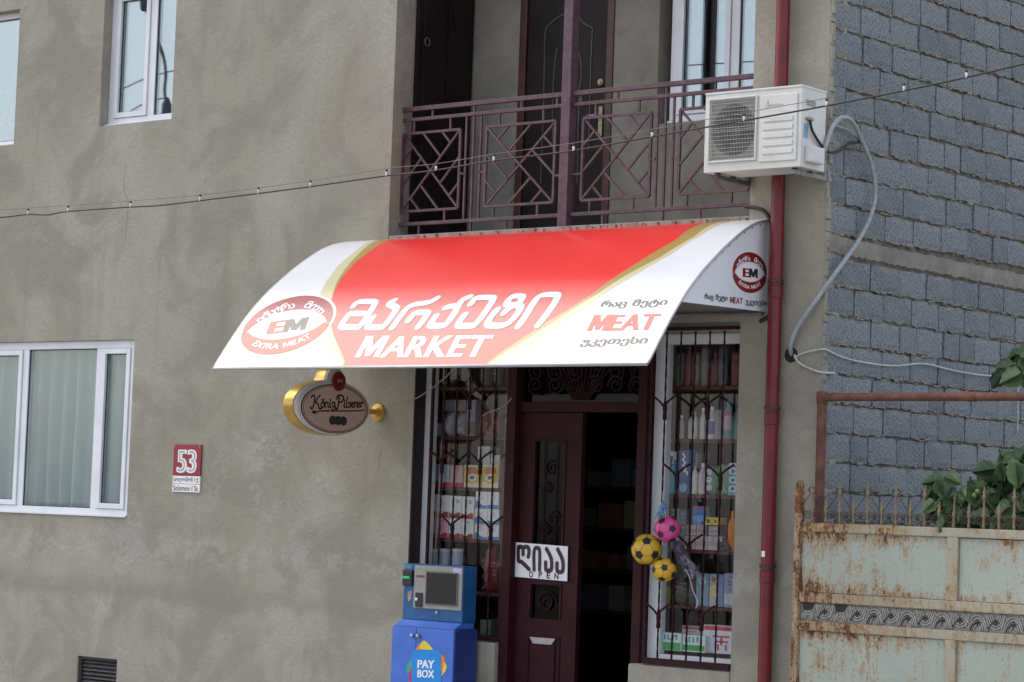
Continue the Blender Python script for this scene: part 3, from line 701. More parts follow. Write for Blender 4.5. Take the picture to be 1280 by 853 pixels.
def awn_text(body, bl, br, tl, mat, name, h=.005, bold=.03, cuts=1, parent=None, label=None):
    """text whose baseline runs from pixel bl to br and whose top-left corner is tl, laid on the curved sheet"""
    o = Vector(aw(*bl)); ex = Vector(aw(*br))-o; ey = Vector(aw(*tl))-o; m = MB()
    for i, (V, F) in enumerate(fat_text(body, .012, bold)):
        V, F = subdiv(V, F, cuts); m.add([onA(*(o+ex*v[0]+ey*v[1]), h+.0002*i) for v in V], F)
    return m.build(name, mat, parent or awn, recalc=False, label=label)
awn_text('MARKET', (443, 447.5), (604, 446.5), (458, 420.5), VINYL, 'lettering', .0018, .055)
awn_text('რაც', (749, 387), (782, 385.8), (754, 376), VGREY, 'lettering', .0010, .075); awn_text('მეტი', (788, 385.6), (832, 384), (793, 374.7), VGREY, 'lettering', .0010, .075)
awn_text('MEAT', (733, 414.5), (818, 412.5), (743, 394), VORG, 'lettering', .0010, .085)
awn_text('უკეთესი', (723, 434.5), (807, 432.5), (729, 422.5), VGREY, 'lettering', .0010, .075)
# round emblem: cap band, lens band, eye, lettering; e() is the emblem's own plane
def emblem(mapf, parent, cap, lens, white, ink, red):
    def arcpts(cx, cy, rx, ry, a0, a1, n=20): return [(cx+rx*math.cos(math.radians(a0+(a1-a0)*i/n)), cy+ry*math.sin(math.radians(a0+(a1-a0)*i/n))) for i in range(n+1)]
    def strip(A, B, h, mat, name):
        m = MB(); V = []; K = 8
        for a, b in zip(A, B): V += [mapf(a[0]+(b[0]-a[0])*j/K, a[1]+(b[1]-a[1])*j/K, h) for j in range(K+1)]
        m.add(V, [(i*(K+1)+j, i*(K+1)+j+1, (i+1)*(K+1)+j+1, (i+1)*(K+1)+j) for i in range(len(A)-1) for j in range(K)]); return m.build(name, mat, parent, recalc=False)
    strip(arcpts(0, .05, 1.06, 1.02, 196, -16), arcpts(0, -.30, 1.0, .80, 172, 8), .0010, white, 'emblem_rim')
    em = strip(arcpts(0, .05, 1.0, .96, 193, -13), arcpts(0, -.27, .93, .80, 168, 12), .0014, cap, 'emblem')
    strip(arcpts(0, -.02, 1.0, .98, 190, 350), arcpts(0, .25, .94, .72, 205, 335), .0014, lens, 'emblem')
    strip(arcpts(0, -.27, .88, .74, 166, 14), arcpts(0, .22, .88, .66, -156, -24), .0017, white, 'emblem_eye')
    for ch, x0, x1, mt in (('E', -.42, -.02, red), ('M', -.06, .46, ink)):
        m = MB()
        for i, (V, F) in enumerate(fat_text(ch, .01, .09)): m.add([mapf(x0+v[0]*(x1-x0), -.24+v[1]*.44, .0022+.0002*i) for v in V], F)
        m.build('emblem_letter', mt, parent, recalc=False)
    for w_, a0_, a1_ in (('ექსტრა', 152, 88), ('მითი', 72, 28)):
        m = MB(); arc_text(m, w_, 0, -.12, .72, a0_, a1_, .30, lambda u, v: mapf(u, v, .0022), .02, aspect=1.0); m.build('emblem_lettering', white, parent, recalc=False)
    for w_, a0_, a1_ in (('EXTRA', 226, 268), ('MEAT', 276, 314)):
        m = MB(); arc_text(m, w_, 0, .18, .98, a0_, a1_, .25, lambda u, v: mapf(u, v, .0022), .02, True); m.build('emblem_lettering', white, parent, recalc=False)
def e_front(u, v, h):
    c0 = Vector((359, 407)); p = c0+Vector((56, -7.5))*u+Vector((13, -36))*v; x, s = aw(p.x, p.y); return onA(x, s, h)
emblem(e_front, awn, VEMB, VORG, VINYL, VINK, VORG)
# right side cheek
CH = MB(); pts = [pyz(s) for s in SS if pyz(s)[1] > 3.0]; pts = [(p[0], p[1]-.014) for p in pts]
lastp = pts[-1]; pts += [(-.004, 3.03)]; pts = [(min(p[0], -.004), p[1]) for p in pts]
cheekm = gloss('awning_cheek_vinyl', (.74, .745, .79), .3)
ck = CH.prism(pts, XR-.02, XR-.008, 'x').build('side_cheek', cheekm, awn, label='pale side cheek with the shop emblem')
MB().prism(pts, XL+.008, XL+.02, 'x').build('side_cheek', cheekm, awn)
for s in [0.12+.105*i for i in range(11)]:
    y, z = pyz(s)
    if z > 3.02: MB().lathe([(.007, .0), (.006, .004), (.0, .005)], (XR-.008, y-.0, z-.03), 6, 'x').build('rivet', STEEL, ck)
XE = XR-.0075
def e_side(u, v, h):
    p = at(937+21.5*u, 341+1.5*u-25.5*v, x=XE); return (XE+h, p.y, p.z)
emblem(e_side, ck, gloss('cheek_crimson', (.24, .01, .015), .35), gloss('cheek_red', (.26, .012, .016), .35), WHITE, INK, VEMB)
def side_text(body, p0, p1, hpx, mat):
    a, b = at(*p0, x=XE), at(*p1, x=XE); t = at(p0[0], p0[1]-hpx, x=XE); V, F = text_norm(body, .02)
    MB().add([(XE+.003, a.y+(b.y-a.y)*v[0], a.z+(b.z-a.z)*v[0]+(t.z-a.z)*v[1]) for v in V], F).build('lettering', mat, ck, recalc=False)
side_text('რაც', (880.5, 376), (891.5, 377), 9.5, INK); side_text('მეტი', (894, 377.2), (909, 378.5), 9.3, INK); side_text('MEAT', (912, 379), (928, 380.5), 8, gloss('cheek_red', (.26, .012, .016), .35)); side_text('უკეთესი', (931.5, 382.5), (958, 384.5), 9, INK)
# frame under the sheet
FRM = pm('awning_frame_steel', (.16, .15, .15), .5, .2, 9)
for x in (XL+.06, -3.2, -1.85, XR-.08): MB().tube([onA(x, s, -.035) for s in SS[1:-1:3]], .014, 6).build('frame_rib', FRM, awn, smooth=True)
for s in (SMAX*.35, SMAX*.7, SMAX*.985): MB().tube([onA(XL+.03, s, -.037), onA(XR-.03, s, -.037)], .013, 6).build('frame_bar', FRM, awn, smooth=True)
MB().tube([(XL+.02, -.02, 3.02), (XR-.03, -.02, 3.02)], .015, 6).build('frame_bar', FRM, awn)

# ================================================================ DOWNPIPE
dp = thing('downpipe', 'dark red round downpipe running down the plaster beside the block corner', 'downpipe', (-.356, -.075, PAVE_Z))
MB().tube([(-.356, -.075, PAVE_Z+.02), (-.356, -.075, 8)], .049, 20).build('pipe', REDPIPE, dp, smooth='auto')
for py in (365, 523, 722):
    z = at(970, py, y=-.1).z; MB().lathe([(.0495, -.045), (.0545, -.04), (.0545, .04), (.0495, .045)], (-.356, -.075, z), 20).build('socket', REDPIPE, dp, smooth='auto')
    MB().lathe([(.051, -.012), (.058, -.012), (.058, .012), (.051, .012)], (-.356, -.075, z+.075), 20).box(-.375, -.337, -.03, -.001, z+.06, z+.09).build('bracket', pm('pipe_clamp', (.06, .02, .022), .5, .2, 9), dp)
z = at(962, 693, y=-.12).z; MB().add([(-.356+.0497*math.sin(a), -.075-.0497*math.cos(a), z+s) for s in (-.02, .02) for a in (-.62, -.35, -.1, .12)], [(0, 1, 5, 4), (1, 2, 6, 5), (2, 3, 7, 6)]).build('sticker', WHITE, dp, recalc=False)

# ================================================================ AIR CONDITIONER
AX0, AX1, AY0, AY1, AZ0, AZ1 = -.735, .057, -.45, -.14, 3.975, 4.518
ac = thing('air_conditioner', 'white outdoor air conditioner unit on wall brackets beside the downpipe', 'air conditioner', ((AX0+AX1)/2, -.15, AZ0))
gx0, gx1, gz0, gz1 = AX0+.045, AX0+.425, AZ0+.075, AZ1-.04
cs = wall_holes(AX0, AX1, AZ0, AZ1, AY0, AY0+.02, [(gx0+.01, gx1-.01, gz0+.01, gz1-.01)])
cs.box(AX0, AX1, AY0+.0201, AY1, AZ0, AZ0+.02).box(AX0, AX1, AY0+.0201, AY1, AZ1-.02, AZ1).box(AX0, AX0+.015, AY0+.0201, AY1, AZ0+.02, AZ1-.02).box(AX1-.015, AX1, AY0+.0201, AY1, AZ0+.02, AZ1-.02).box(AX0+.015, AX1-.015, AY1-.01, AY1, AZ0+.02, AZ1-.02)
case = cs.build('casing', ACW, ac)
MB().box(AX0-.004, AX1+.004, AY0-.006, AY1+.002, AZ1+.0005, AZ1+.018).build('lid', ACW, ac, bevel=.006)
MB().box(gx0-.012, gx0, AY0-.016, AY0-.0005, gz0-.012, gz1+.012).box(gx1, gx1+.012, AY0-.016, AY0-.0005, gz0-.012, gz1+.012).box(gx0, gx1, AY0-.016, AY0-.0005, gz0-.012, gz0).box(gx0, gx1, AY0-.016, AY0-.0005, gz1, gz1+.012).build('grille_frame', ACW, ac, bevel=.004)
cxx, czz, cr_ = (gx0+gx1)/2, (gz0+gz1)/2, .182
# dark fan throat behind a beige plate with a round hole
pl = MB(); V = []; F = []; n = 40
for i in range(n):
    a = 2*math.pi*i/n+math.pi/4; c, s = math.cos(a), math.sin(a); kx = min((gx1-gx0)/2/max(abs(c), 1e-6), (gz1-gz0)/2/max(abs(s), 1e-6))
    V += [(cxx+cr_*c, AY0+.012, czz+cr_*s), (cxx+kx*c, AY0+.012, czz+kx*s), (cxx+cr_*.97*c, AY0+.13, czz+cr_*.97*s)]
for i in range(n): j = (i+1) % n; F += [(3*i, 3*i+1, 3*j+1, 3*j), (3*i, 3*j, 3*j+2, 3*i+2)]
pl.add(V, F).build('fan_plate', pm('ac_beige_plate', (.33, .31, .27), .6, .1, 5), ac, recalc=False)
FAN = pm('fan_grey_plastic', (.065, .065, .08), .5, .1, 6)
MB().lathe([(.19, -.0), (.19, .01)], (cxx, AY0+.15, czz), 24, 'y').build('fan_back', pm('fan_dark_steel', (.05, .05, .06), .7, .2, 10), ac)
fan = MB().lathe([(.0, -.03), (.035, -.03), (.045, -.01), (.045, .03)], (cxx, AY0+.08, czz), 18, 'y').build('fan_hub', FAN, ac, smooth='auto')
for b_ in range(3):
    V = []; F = []
    for i in range(7):
        for j in range(5):
            a = b_*2*math.pi/3+i/6*1.6; rr = .04+.135*j/4; V.append((cxx+rr*math.cos(a), AY0+.06+.05*i/6, czz+rr*math.sin(a)))
    for i in range(6):
        for j in range(4): q = i*5+j; F.append((q, q+1, q+6, q+5))
    MB().add(V, F).build('blade', FAN, fan, recalc=False, smooth=True)
GW = pm('grille_wire_white', (.46, .45, .42), .5, .05, 9)
nb = 30; hb = MB()
gr = MB().tube([(gx0, AY0-.004, czz), (gx1, AY0-.004, czz)], .0025, 5).build('fan_grille', GW, ac)
for i in range(1, 30):
    x = gx0+(gx1-gx0)*i/30; hb.box(x-.0009, x+.0009, AY0-.0085, AY0-.0055, gz0, gz1)
hb.build('wire', GW, gr, kind='stuff')
for i in range(1, 15):
    z = gz0+(gz1-gz0)*i/15; MB().box(gx0, gx1, AY0-.012, AY0-.0086, z-.0014, z+.0014).build('wire', GW, gr)
# right service panel with ribs and a small grey script badge
px0, px1 = gx1+.035, AX1-.03
MB().box(px0, px1, AY0-.010, AY0-.0005, AZ0+.045, AZ1-.035).build('service_panel', ACW, ac, bevel=.006)
for i in range(5):
    z = AZ0+.095+i*.056; MB().box(px0+.03, px1-.03, AY0-.017, AY0-.0105, z, z+.035).build('rib', ACW, ac, bevel=.006)
BADGE = pm('badge_grey', (.28, .28, .29), .5, .1, 9); bz = AZ1-.105; bx = px0+.05
pts = smooth_line([(bx, bz-.02), (bx+.012, bz+.02), (bx+.018, bz+.022), (bx+.02, bz-.015), (bx+.035, bz), (bx+.042, bz-.012), (bx+.055, bz), (bx+.066, bz-.012), (bx+.08, bz-.001), (bx+.09, bz-.012), (bx+.1, bz+.005), (bx+.108, bz-.012), (bx+.12, bz-.002), (bx+.14, bz-.01)], 3)
V, F = ribbon(pts, .0042); MB().add([(v[0], AY0-.0112, v[1]) for v in V], F).build('badge', BADGE, ac, recalc=False)
# end plate: grip with its recess shade put into the colour, valve cover, sticker
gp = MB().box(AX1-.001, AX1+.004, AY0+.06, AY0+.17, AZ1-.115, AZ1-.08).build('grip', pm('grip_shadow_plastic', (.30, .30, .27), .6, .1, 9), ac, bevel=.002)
MB().box(AX1+.0005, AX1+.006, AY0+.045, AY0+.185, AZ1-.079, AZ1-.070).build('grip_lip', ACW, ac, bevel=.002)
MB().box(AX1+.0005, AX1+.05, AY0+.05, AY0+.235, AZ0+.035, AZ0+.15).build('valve_cover', ACW, ac, bevel=.012)
MB().box(AX1+.0005, AX1+.0018, AY0+.03, AY0+.085, AZ0+.20, AZ0+.30).build('sticker', pm('blue_sticker', (.22, .38, .52), .5, .3, 60), ac)
MB().box(AX1+.0005, AX1+.022, AY0+.05, AY0+.13, AZ0+.325, AZ0+.345).build('cable_entry', pm('cable_entry_rust', (.32, .28, .22), .6, .3, 40), ac, bevel=.004)
BRK = pm('bracket_dark', (.10, .095, .085), .7, .4, 30)  # left bracket, darker than the grey of the right one
for x in (AX0+.08, AX1-.08):
    MB().box(x-.018, x+.018, AY0+.03, -.001, AZ0-.042, AZ0-.012).box(x-.018, x+.018, -.03, -.0015, AZ0-.011, AZ0+.25).build('bracket', BRK if x < -.3 else pm('bracket_grey_paint', (.26, .26, .25), .6, .3, 30), ac, bevel=.003)
    for y in (AY0+.06, AY1-.06): MB().lathe([(.02, -.012), (.02, .0), (.012, 0)], (x, y, AZ0), 10).build('foot', BLACK, ac)

# ================================================================ CABLES
def cable(name, label, pts, r, mat, cat='cable', n=8, sm=6, group=None):
    o = MB().tube(smooth_line(pts, sm), r, n).build(name, mat, None, smooth=True); return tag(o, label, cat, group)
P = lambda px, py, **k: at(px, py, **k)
HOSE = pm('grey_conduit', (.34, .36, .38), .6, .15, 25, .5, 150)
cable('conduit_hose', 'thick grey conduit hose looping from the air conditioner down the block wall', [(AX1+.03, -.20, 4.10), P(1036, 170, y=-.12), P(1042, 157, y=-.05), P(1053, 147, x=.09), P(1066, 153, x=.07), P(1078, 178, x=.06), P(1089, 205, x=.06), P(1094, 238, x=.06), P(1090, 265, x=.06), P(1076, 296, x=.06), P(1050, 334, x=.06), P(1030, 362, y=-.01), P(1010, 390, y=-.05), P(995, 413, y=-.05), P(988, 432, y=-.045), P(990, 446, y=.02)], .0165, HOSE)
cable('thin_hose', 'thin grey hose branching off the conduit loop', [P(1043, 157, x=.03), P(1060, 163, x=.03), P(1070, 172, x=.03), P(1079, 180, x=.035)], .010, HOSE, 'hose')
cable('black_cable', 'black cable sagging from the air conditioner to the conduit', [(AX1+.012, AY0+.09, AZ0+.33), P(1016, 165, x=.08), P(1030, 186, x=.07), P(1040, 191, x=.06), P(1052, 187, x=.05), P(1062, 179, x=.05), P(1075, 178, x=.04)], .010, BLACK)
WCAB = pm('white_cable_sheath', (.50, .50, .48), .5, .15, 20)
cable('white_cable', 'white cable strung along the block wall above the rusty pipe', [P(993, 448, y=-.01), P(1003, 442, y=-.02), P(1022, 437.5, y=-.02), P(1032, 437, x=.02), P(1040, 441, x=.02), P(1060, 449, x=.02), P(1090, 455, x=.025), P(1120, 457.5, x=.025), P(1155, 455, x=.025), P(1190, 463, x=.025), P(1225, 469, x=.025), P(1255, 470.5, x=.03)], .007, WCAB)
cable('white_cable', 'short white cable drooping below the hole in the plaster corner', [P(993, 444, y=-.01), P(998, 453, y=-.02), P(1010, 460, y=-.015), P(1024, 465, y=-.012), P(1036, 466.5, x=.02), P(1043, 466.5, x=.015)], .009, WCAB)
cable('hanging_cable', 'thin white cable hanging down the block wall at the right', [P(1275, 440, x=.03), P(1272.5, 480, x=.03), P(1272, 545, x=.03)], .006, WCAB)
cable('black_conduit', 'black cable bent round the top corner of the awning side', [P(932, 258.5, y=-.02), P(945, 260, y=-.025), P(955, 264, y=-.03), P(962, 274, y=-.035), P(965.5, 290, y=-.04), P(965, 340, y=-.04), P(964, 385, y=-.03), P(961, 395, y=-.02), P(950, 402, y=-.01)], .014, BLACK)
cable('black_strip', 'straight black conduit on the plaster left of the downpipe', [P(962.5, 388, y=-.02), P(962, 425, y=-.02), P(960.5, 462, y=-.02)], .016, BLACK, 'conduit')
pipehole = MB().lathe([(.0, -.004), (.04, -.003), (.055, .0)], (P(989, 444, y=0).x, -.001, P(989, 444, y=0).z), 12, 'y').build('cable_hole', pm('hole_painted_shade', (.025, .024, .022), .98, .3, 30), house)  # dark disc on the plaster, the hole's shade put into its colour
# festoon wire with little white lamp clips, in front of the balcony
FY = -.95
wire = [(-60, 275), (0, 272), (35, 268.3), (60, 268.7), (85, 264.5), (163, 259), (200, 257), (250, 251), (323, 242), (388, 233.5), (430, 227.5), (483, 220), (545, 213), (617, 201), (717, 188.5), (815, 171), (930, 151), (1033, 132.5), (1130, 113.5), (1208, 97), (1280, 80), (1340, 66)]
fs = thing('festoon_wire', 'black festoon wire with small white lamp clips hanging across the facade', 'string lights', P(640, 198, y=FY))
MB().tube(smooth_line([P(x, y, y=FY) for x, y in wire], 4), .0062, 6).build('wire', BLACK, fs, smooth=True)
w2 = [(-60, 266), (85, 257), (250, 244), (388, 226), (483, 211), (545, 205), (617, 193), (717, 179), (815, 162), (930, 141), (1033, 123), (1130, 104), (1208, 89), (1340, 58)]
MB().tube(smooth_line([P(x, y, y=FY+.02) for x, y in w2], 4), .0026, 5).build('wire', pm('thin_wire_grey', (.14, .14, .14), .5, .1, 9), fs, smooth=True)
BULB = pm('lamp_clip_white', (.70, .71, .74), .25, .05, 9)
for x, y in [(35, 268.3), (85, 264.5), (163, 259), (250, 251), (323, 242), (388, 233.5), (483, 220), (545, 213), (617, 201), (717, 188.5), (815, 171), (930, 151), (1033, 132.5), (1130, 113.5), (1208, 97)]:
    q = P(x, y, y=FY); b_ = MB().lathe([(.004, -.004), (.009, .0), (.0095, .018), (.008, .03)], (q.x, q.y, q.z), 8).build('lamp', BULB, fs, smooth=True)
    MB().lathe([(.009, .0302), (.009, .045), (.004, .05)], (q.x, q.y, q.z), 6).build('lamp_socket', BLACK, b_)

# ================================================================ BEER SIGN (blade sign square to the wall)
sx = -4.10; scy, scz, sry, srz = -.60, 2.315, .43, .215
bs = thing('beer_sign', 'oval gold-rimmed beer sign hung square to the plaster below the awning', 'sign', (sx, -.01, 2.31))
def sign_outline(k, n=72):
    out = []
    for i in range(n):
        a = 2*math.pi*i/n; d = Vector((math.cos(a), math.sin(a))); r1 = 1/math.sqrt((d.x/(sry*k))**2+(d.y/(srz*k))**2)
        bc = Vector((.012, .215)); br = .10*k+(.0 if k > .9 else -.02); bq = d.dot(bc); disc = bq*bq-bc.dot(bc)+br*br
        r2 = bq+math.sqrt(disc) if disc > 0 and bq > 0 else 0
        out.append((scy+d.x*max(r1, r2), scz+d.y*max(r1, r2)))
    return out
GOLD = pm('sign_gold', (.55, .36, .08), .32, .12, 4, metal=.55); RIMW = pm('sign_rim_plastic', (.60, .56, .56), .3, .05, 4); TAN = pm('sign_face_tan', (.58, .41, .33), .4, .05, 3)
o1 = sign_outline(1.0); o2 = sign_outline(.93)
def loft(sections, mat, name, smooth='auto', caps=True):
    m = MB(); n = len(sections[0][1]); V = []
    for h, pts in sections: V += [(h, p[0], p[1]) for p in pts]
    F = [(i*n+j, i*n+(j+1) % n, (i+1)*n+(j+1) % n, (i+1)*n+j) for i in range(len(sections)-1) for j in range(n)]
    if caps: F += [tuple(range(n)), tuple(range(len(V)-1, len(V)-n-1, -1))]
    return m.add(V, F).build(name, mat, bs, smooth=smooth)
loft([(sx-.075, o2), (sx-.062, o1), (sx+.040, o1)], GOLD, 'housing')
loft([(sx+.0405, sign_outline(.985)), (sx+.058, sign_outline(.975)), (sx+.072, sign_outline(.935))], RIMW, 'face_rim', True)
ell = lambda k, n=56: [(scy+.006+sry*k*math.cos(2*math.pi*i/n), scz-.008+srz*k*math.sin(2*math.pi*i/n)) for i in range(n)]
def flat(pts, h, mat, name, parent=None): return MB().sheet([(sx+h, p[0], p[1]) for p in pts]).build(name, mat, parent or bs, recalc=False)
fc = flat(ell(.885), .0735, pm('sign_dark_brown', (.055, .03, .022), .4, .1, 6), 'border'); flat(ell(.855), .0750, TAN, 'face')
rl = [(p[0], p[1]) for p in ell(.82)]; V, F = ribbon(rl+rl[:2], .006); MB().add([(sx+.0762, v[0], v[1]) for v in V], F).build('border_line', pm('sign_red_line', (.35, .03, .03), .4, .1, 6), bs, recalc=False)
SCRP = pm('sign_script', (.035, .022, .018), .45, .05, 6)
def sign_px(px, py): p = at(px, py, x=sx+.0775); return (p.y, p.z)
def sign_strokes(lines, w, h, name):
    m = MB()
    for i, (ln, ww) in enumerate(lines):
        V, F = ribbon(smooth_line([sign_px(340+x*.1254, 450+y*.1254) for x, y in ln], 4), ww*w); m.add([(sx+h+.0003*(i % 5), v[0], v[1]) for v in V], F)
    return m.build(name, SCRP, bs, recalc=False)
# script word mark drawn with a brush: K o n i g  P i l s e n e r
S = [([(392, 372), (405, 356), (425, 362), (428, 390), (418, 440), (408, 478), (392, 486), (386, 470)], 1.2), ([(482, 352), (462, 372), (440, 410), (430, 425)], 1), ([(432, 420), (455, 440), (470, 478), (482, 490), (494, 478)], 1.2),
     ([(506, 420), (490, 440), (492, 470), (508, 474), (520, 450), (514, 424), (506, 420)], 1), ([(498, 398), (500, 402)], 1.2), ([(516, 396), (518, 400)], 1.2),
     ([(530, 424), (532, 474)], 1.1), ([(532, 440), (546, 422), (558, 430), (558, 470), (566, 474)], 1), ([(578, 424), (578, 466), (586, 474)], 1.1), ([(580, 398), (582, 402)], 1.2),
     ([(626, 428), (606, 424), (600, 448), (608, 470), (624, 458), (628, 426), (630, 470), (622, 498), (604, 502), (594, 488)], 1),
     ([(668, 372), (664, 420), (656, 478), (644, 492), (634, 480)], 1.3), ([(646, 392), (654, 364), (684, 354), (710, 366), (714, 392), (696, 418), (668, 424)], 1.1),
     ([(722, 428), (720, 470), (730, 474)], 1.1), ([(724, 404), (726, 408)], 1.1), ([(752, 368), (744, 430), (744, 468), (752, 474)], 1.1), ([(778, 424), (764, 432), (778, 450), (776, 470), (758, 472)], 1),
     ([(790, 452), (808, 440), (802, 424), (790, 434), (790, 464), (804, 474), (814, 466)], 1), ([(822, 426), (822, 472)], 1.1), ([(824, 440), (836, 424), (846, 434), (846, 472)], 1),
     ([(856, 452), (872, 440), (866, 424), (856, 434), (856, 464), (870, 472), (878, 464)], 1), ([(886, 428), (886, 470)], 1.1), ([(888, 440), (900, 424), (912, 430)], 1.1)]
sign_strokes(S, .0125, .0765, 'lettering')
sign_strokes([([(402, 522), (420, 512), (440, 524), (430, 534), (404, 520)], 1.2), ([(440, 520), (500, 510), (570, 512)], .9), ([(500, 514), (560, 506), (576, 512)], .8), ([(584, 506), (598, 516), (614, 506)], .8), ([(620, 510), (760, 510), (900, 506), (915, 498)], .9)], .010, .0765, 'flourish')
q = sign_px(340+660*.1254, 450+606*.1254)
for dy in (-.06, 0, .06): flat([(q[0]+dy+.043*math.cos(2*math.pi*i/20), q[1]+.036*math.sin(2*math.pi*i/20)) for i in range(20)], .0764+abs(dy)*.004, pm('sign_medal', (.045, .035, .032), .5, .25, 90), 'medal')
q = sign_px(340+668*.1254, 450+216*.1254)
sl = MB().lathe([(.078, .072), (.074, .082), (.060, .088), (.0, .090)], (sx, q[0], q[1]), 24, 'x').build('seal', pm('sign_seal_red', (.20, .012, .015), .3, .15, 8), bs, smooth='auto')
CR = pm('seal_crown', (.45, .40, .42), .4, .1, 8)
V, F = ribbon([(q[0]-.022, q[1]-.012), (q[0]-.026, q[1]+.016), (q[0]-.012, q[1]-.002), (q[0], q[1]+.02), (q[0]+.012, q[1]-.002), (q[0]+.026, q[1]+.016), (q[0]+.022, q[1]-.012)], .006); MB().add([(sx+.0905, v[0], v[1]) for v in V], F).build('crown_mark', CR, sl, recalc=False)
MB().tube([(sx, -.20, 2.31), (sx, -.02, 2.31)], .022, 12).build('arm', GOLD, bs, smooth='auto')
MB().lathe([(.0, -.045), (.03, -.045), (.035, -.03), (.068, -.022), (.072, -.004), (.072, -.001)], (sx, 0, 2.31), 24, 'y').build('wall_flange', GOLD, bs, smooth='auto')
# dark hook on the wall above the sign
MB().box(sx-.62, sx-.57, -.03, -.001, 2.535, 2.60).build('power_box', BLACK, bs, bevel=.006); 
# pale wire tied from the sign to the shop grille, and bare string on the grille
STR = pm('pale_string', (.34, .27, .22), .7, .2, 30)
cable('string', 'pale string tied across the left shop window grille', [P(482, 505, y=-.03), P(515, 500, y=-.02), P(535, 489, y=.0), P(553, 475, y=.02), P(566, 463, y=.03), P(580, 450, y=.04)], .0045, STR, 'string', 6)
cable('string', 'loose string end hooked on the grille beside the shop door', [P(603, 520, y=.04), P(612, 515, y=.03), P(624, 511, y=.03), P(634, 504, y=.03), P(640, 497, y=.035)], .0045, STR, 'string', 6)
cable('hanging_string', 'thin pale string hanging straight down inside the left shop grille', [P(553, 545, y=.11), P(551.5, 580, y=.11), P(548, 620, y=.11), P(546, 665, y=.11), P(542, 705, y=.11)], .004, STR, 'string', 6)

# ================================================================ HOUSE NUMBER
hn = thing('house_number_sign', 'red and white house number plate 53 with a street name below', 'sign', (-6.25, 0, 1.62))
NR = pm('number_red', (.28, .02, .035), .35, .15, 8)
MB().box(-6.418, -6.083, -.014, -.002, 1.765, 2.03).build('number_plate', NR, hn, bevel=.003); MB().box(-6.418, -6.083, -.014, -.002, 1.695, 1.762).build('name_plate', WHITE, hn, bevel=.003); MB().box(-6.418, -6.083, -.014, -.002, 1.625, 1.692).build('name_plate', WHITE, hn, bevel=.003)
def wall_text(body, x0, x1, z0, z1, y, mat, parent, bold=.02, name='lettering'):
    V, F = text_norm(body, bold); return MB().add([(x0+v[0]*(x1-x0), y, z0+v[1]*(z1-z0)) for v in V], F).build(name, mat, parent, recalc=False)
for i, (V, F) in enumerate(fat_text('53', .02, .10)): MB().add([(-6.374+v[0]*.245, -.0152-.0003*i, 1.787+v[1]*.20) for v in V], F).build('lettering', WHITE, hn, recalc=False)
NG = pm('number_hatch', (.40, .36, .40), .5, .2, 60); wall_text('53', -6.358, -6.147, 1.80, 1.975, -.0170, NG, hn, -.02)
wall_text('სოლომონ I ქ.', -6.405, -6.095, 1.704, 1.752, -.0150, INK, hn, .01); wall_text('Solomon I St.', -6.405, -6.095, 1.636, 1.682, -.0150, INK, hn, .01)
for x in (-6.40, -6.10): MB().lathe([(.006, -.018), (.008, -.0142)], (x, 0, 2.012), 8, 'y').build('screw', STEEL, hn)

# ================================================================ PAYMENT KIOSK
ks = thing('payment_kiosk', 'blue payment kiosk with a dark screen standing left of the shop door', 'kiosk', (-3.28, -.15, PAVE_Z))
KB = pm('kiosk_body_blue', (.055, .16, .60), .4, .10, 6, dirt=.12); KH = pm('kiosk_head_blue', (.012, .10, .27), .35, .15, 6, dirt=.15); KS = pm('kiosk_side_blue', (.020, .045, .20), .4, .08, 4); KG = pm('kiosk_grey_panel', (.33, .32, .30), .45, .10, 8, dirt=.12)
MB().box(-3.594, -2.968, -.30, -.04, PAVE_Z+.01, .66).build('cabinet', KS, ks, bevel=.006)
mid = -3.345
for a, b in ((-3.590, mid-.002), (mid+.002, -2.972)): MB().box(a, b, -.318, -.3005, PAVE_Z+.04, .655).build('cabinet_door', KB, ks, bevel=.004)
for x in (mid-.03, mid+.03): MB().lathe([(.0, -.028), (.014, -.026), (.018, -.014), (.008, -.006), (.008, .0)], (x, -.318, .595), 12, 'y').build('knob', STEEL, ks, smooth=True)
MB().add([(-3.592, -.298, .6605), (-2.992, -.298, .6605), (-2.992, -.205, .706), (-3.592, -.205, .706), (-3.592, -.06, .6605), (-2.992, -.06, .6605), (-2.992, -.06, .706), (-3.592, -.06, .706)], [(0, 1, 2, 3), (4, 7, 6, 5), (0, 4, 5, 1), (1, 5, 6, 2), (3, 2, 6, 7), (0, 3, 7, 4)]).build('ledge', KB, ks, bevel=.004)
hdm = MB().box(-3.597, -2.995, -.20, -.04, .707, 1.135).build('terminal_head', KH, ks, bevel=.008)
MB().box(-3.48, -3.0, -.212, -.2005, .80, 1.125).build('front_panel', KG, ks, bevel=.004)
MB().box(-3.345, -3.045, -.219, -.2125, .842, 1.075).build('screen', pm('kiosk_screen', (.022, .027, .026), .12, .2, 30), ks, bevel=.002)
MB().box(-3.355, -3.345-.0005, -.221, -.2122, .832, 1.085).box(-3.0445, -3.035, -.221, -.2122, .832, 1.085).box(-3.345, -3.045, -.221, -.2122, 1.0755, 1.085).box(-3.345, -3.045, -.221, -.2122, .832, .8415).build('screen_bezel', pm('bezel_grey', (.12, .12, .12), .4, .1, 9), ks)
MB().box(-3.59, -3.495, -.225, -.2005, .965, 1.085).build('bill_acceptor', BLACK, ks, bevel=.006); MB().box(-3.585, -3.515, -.229, -.2255, 1.020, 1.038).build('bill_slot_light', pm('slot_green', (.05, .62, .16), .3, .1, 9), ks)
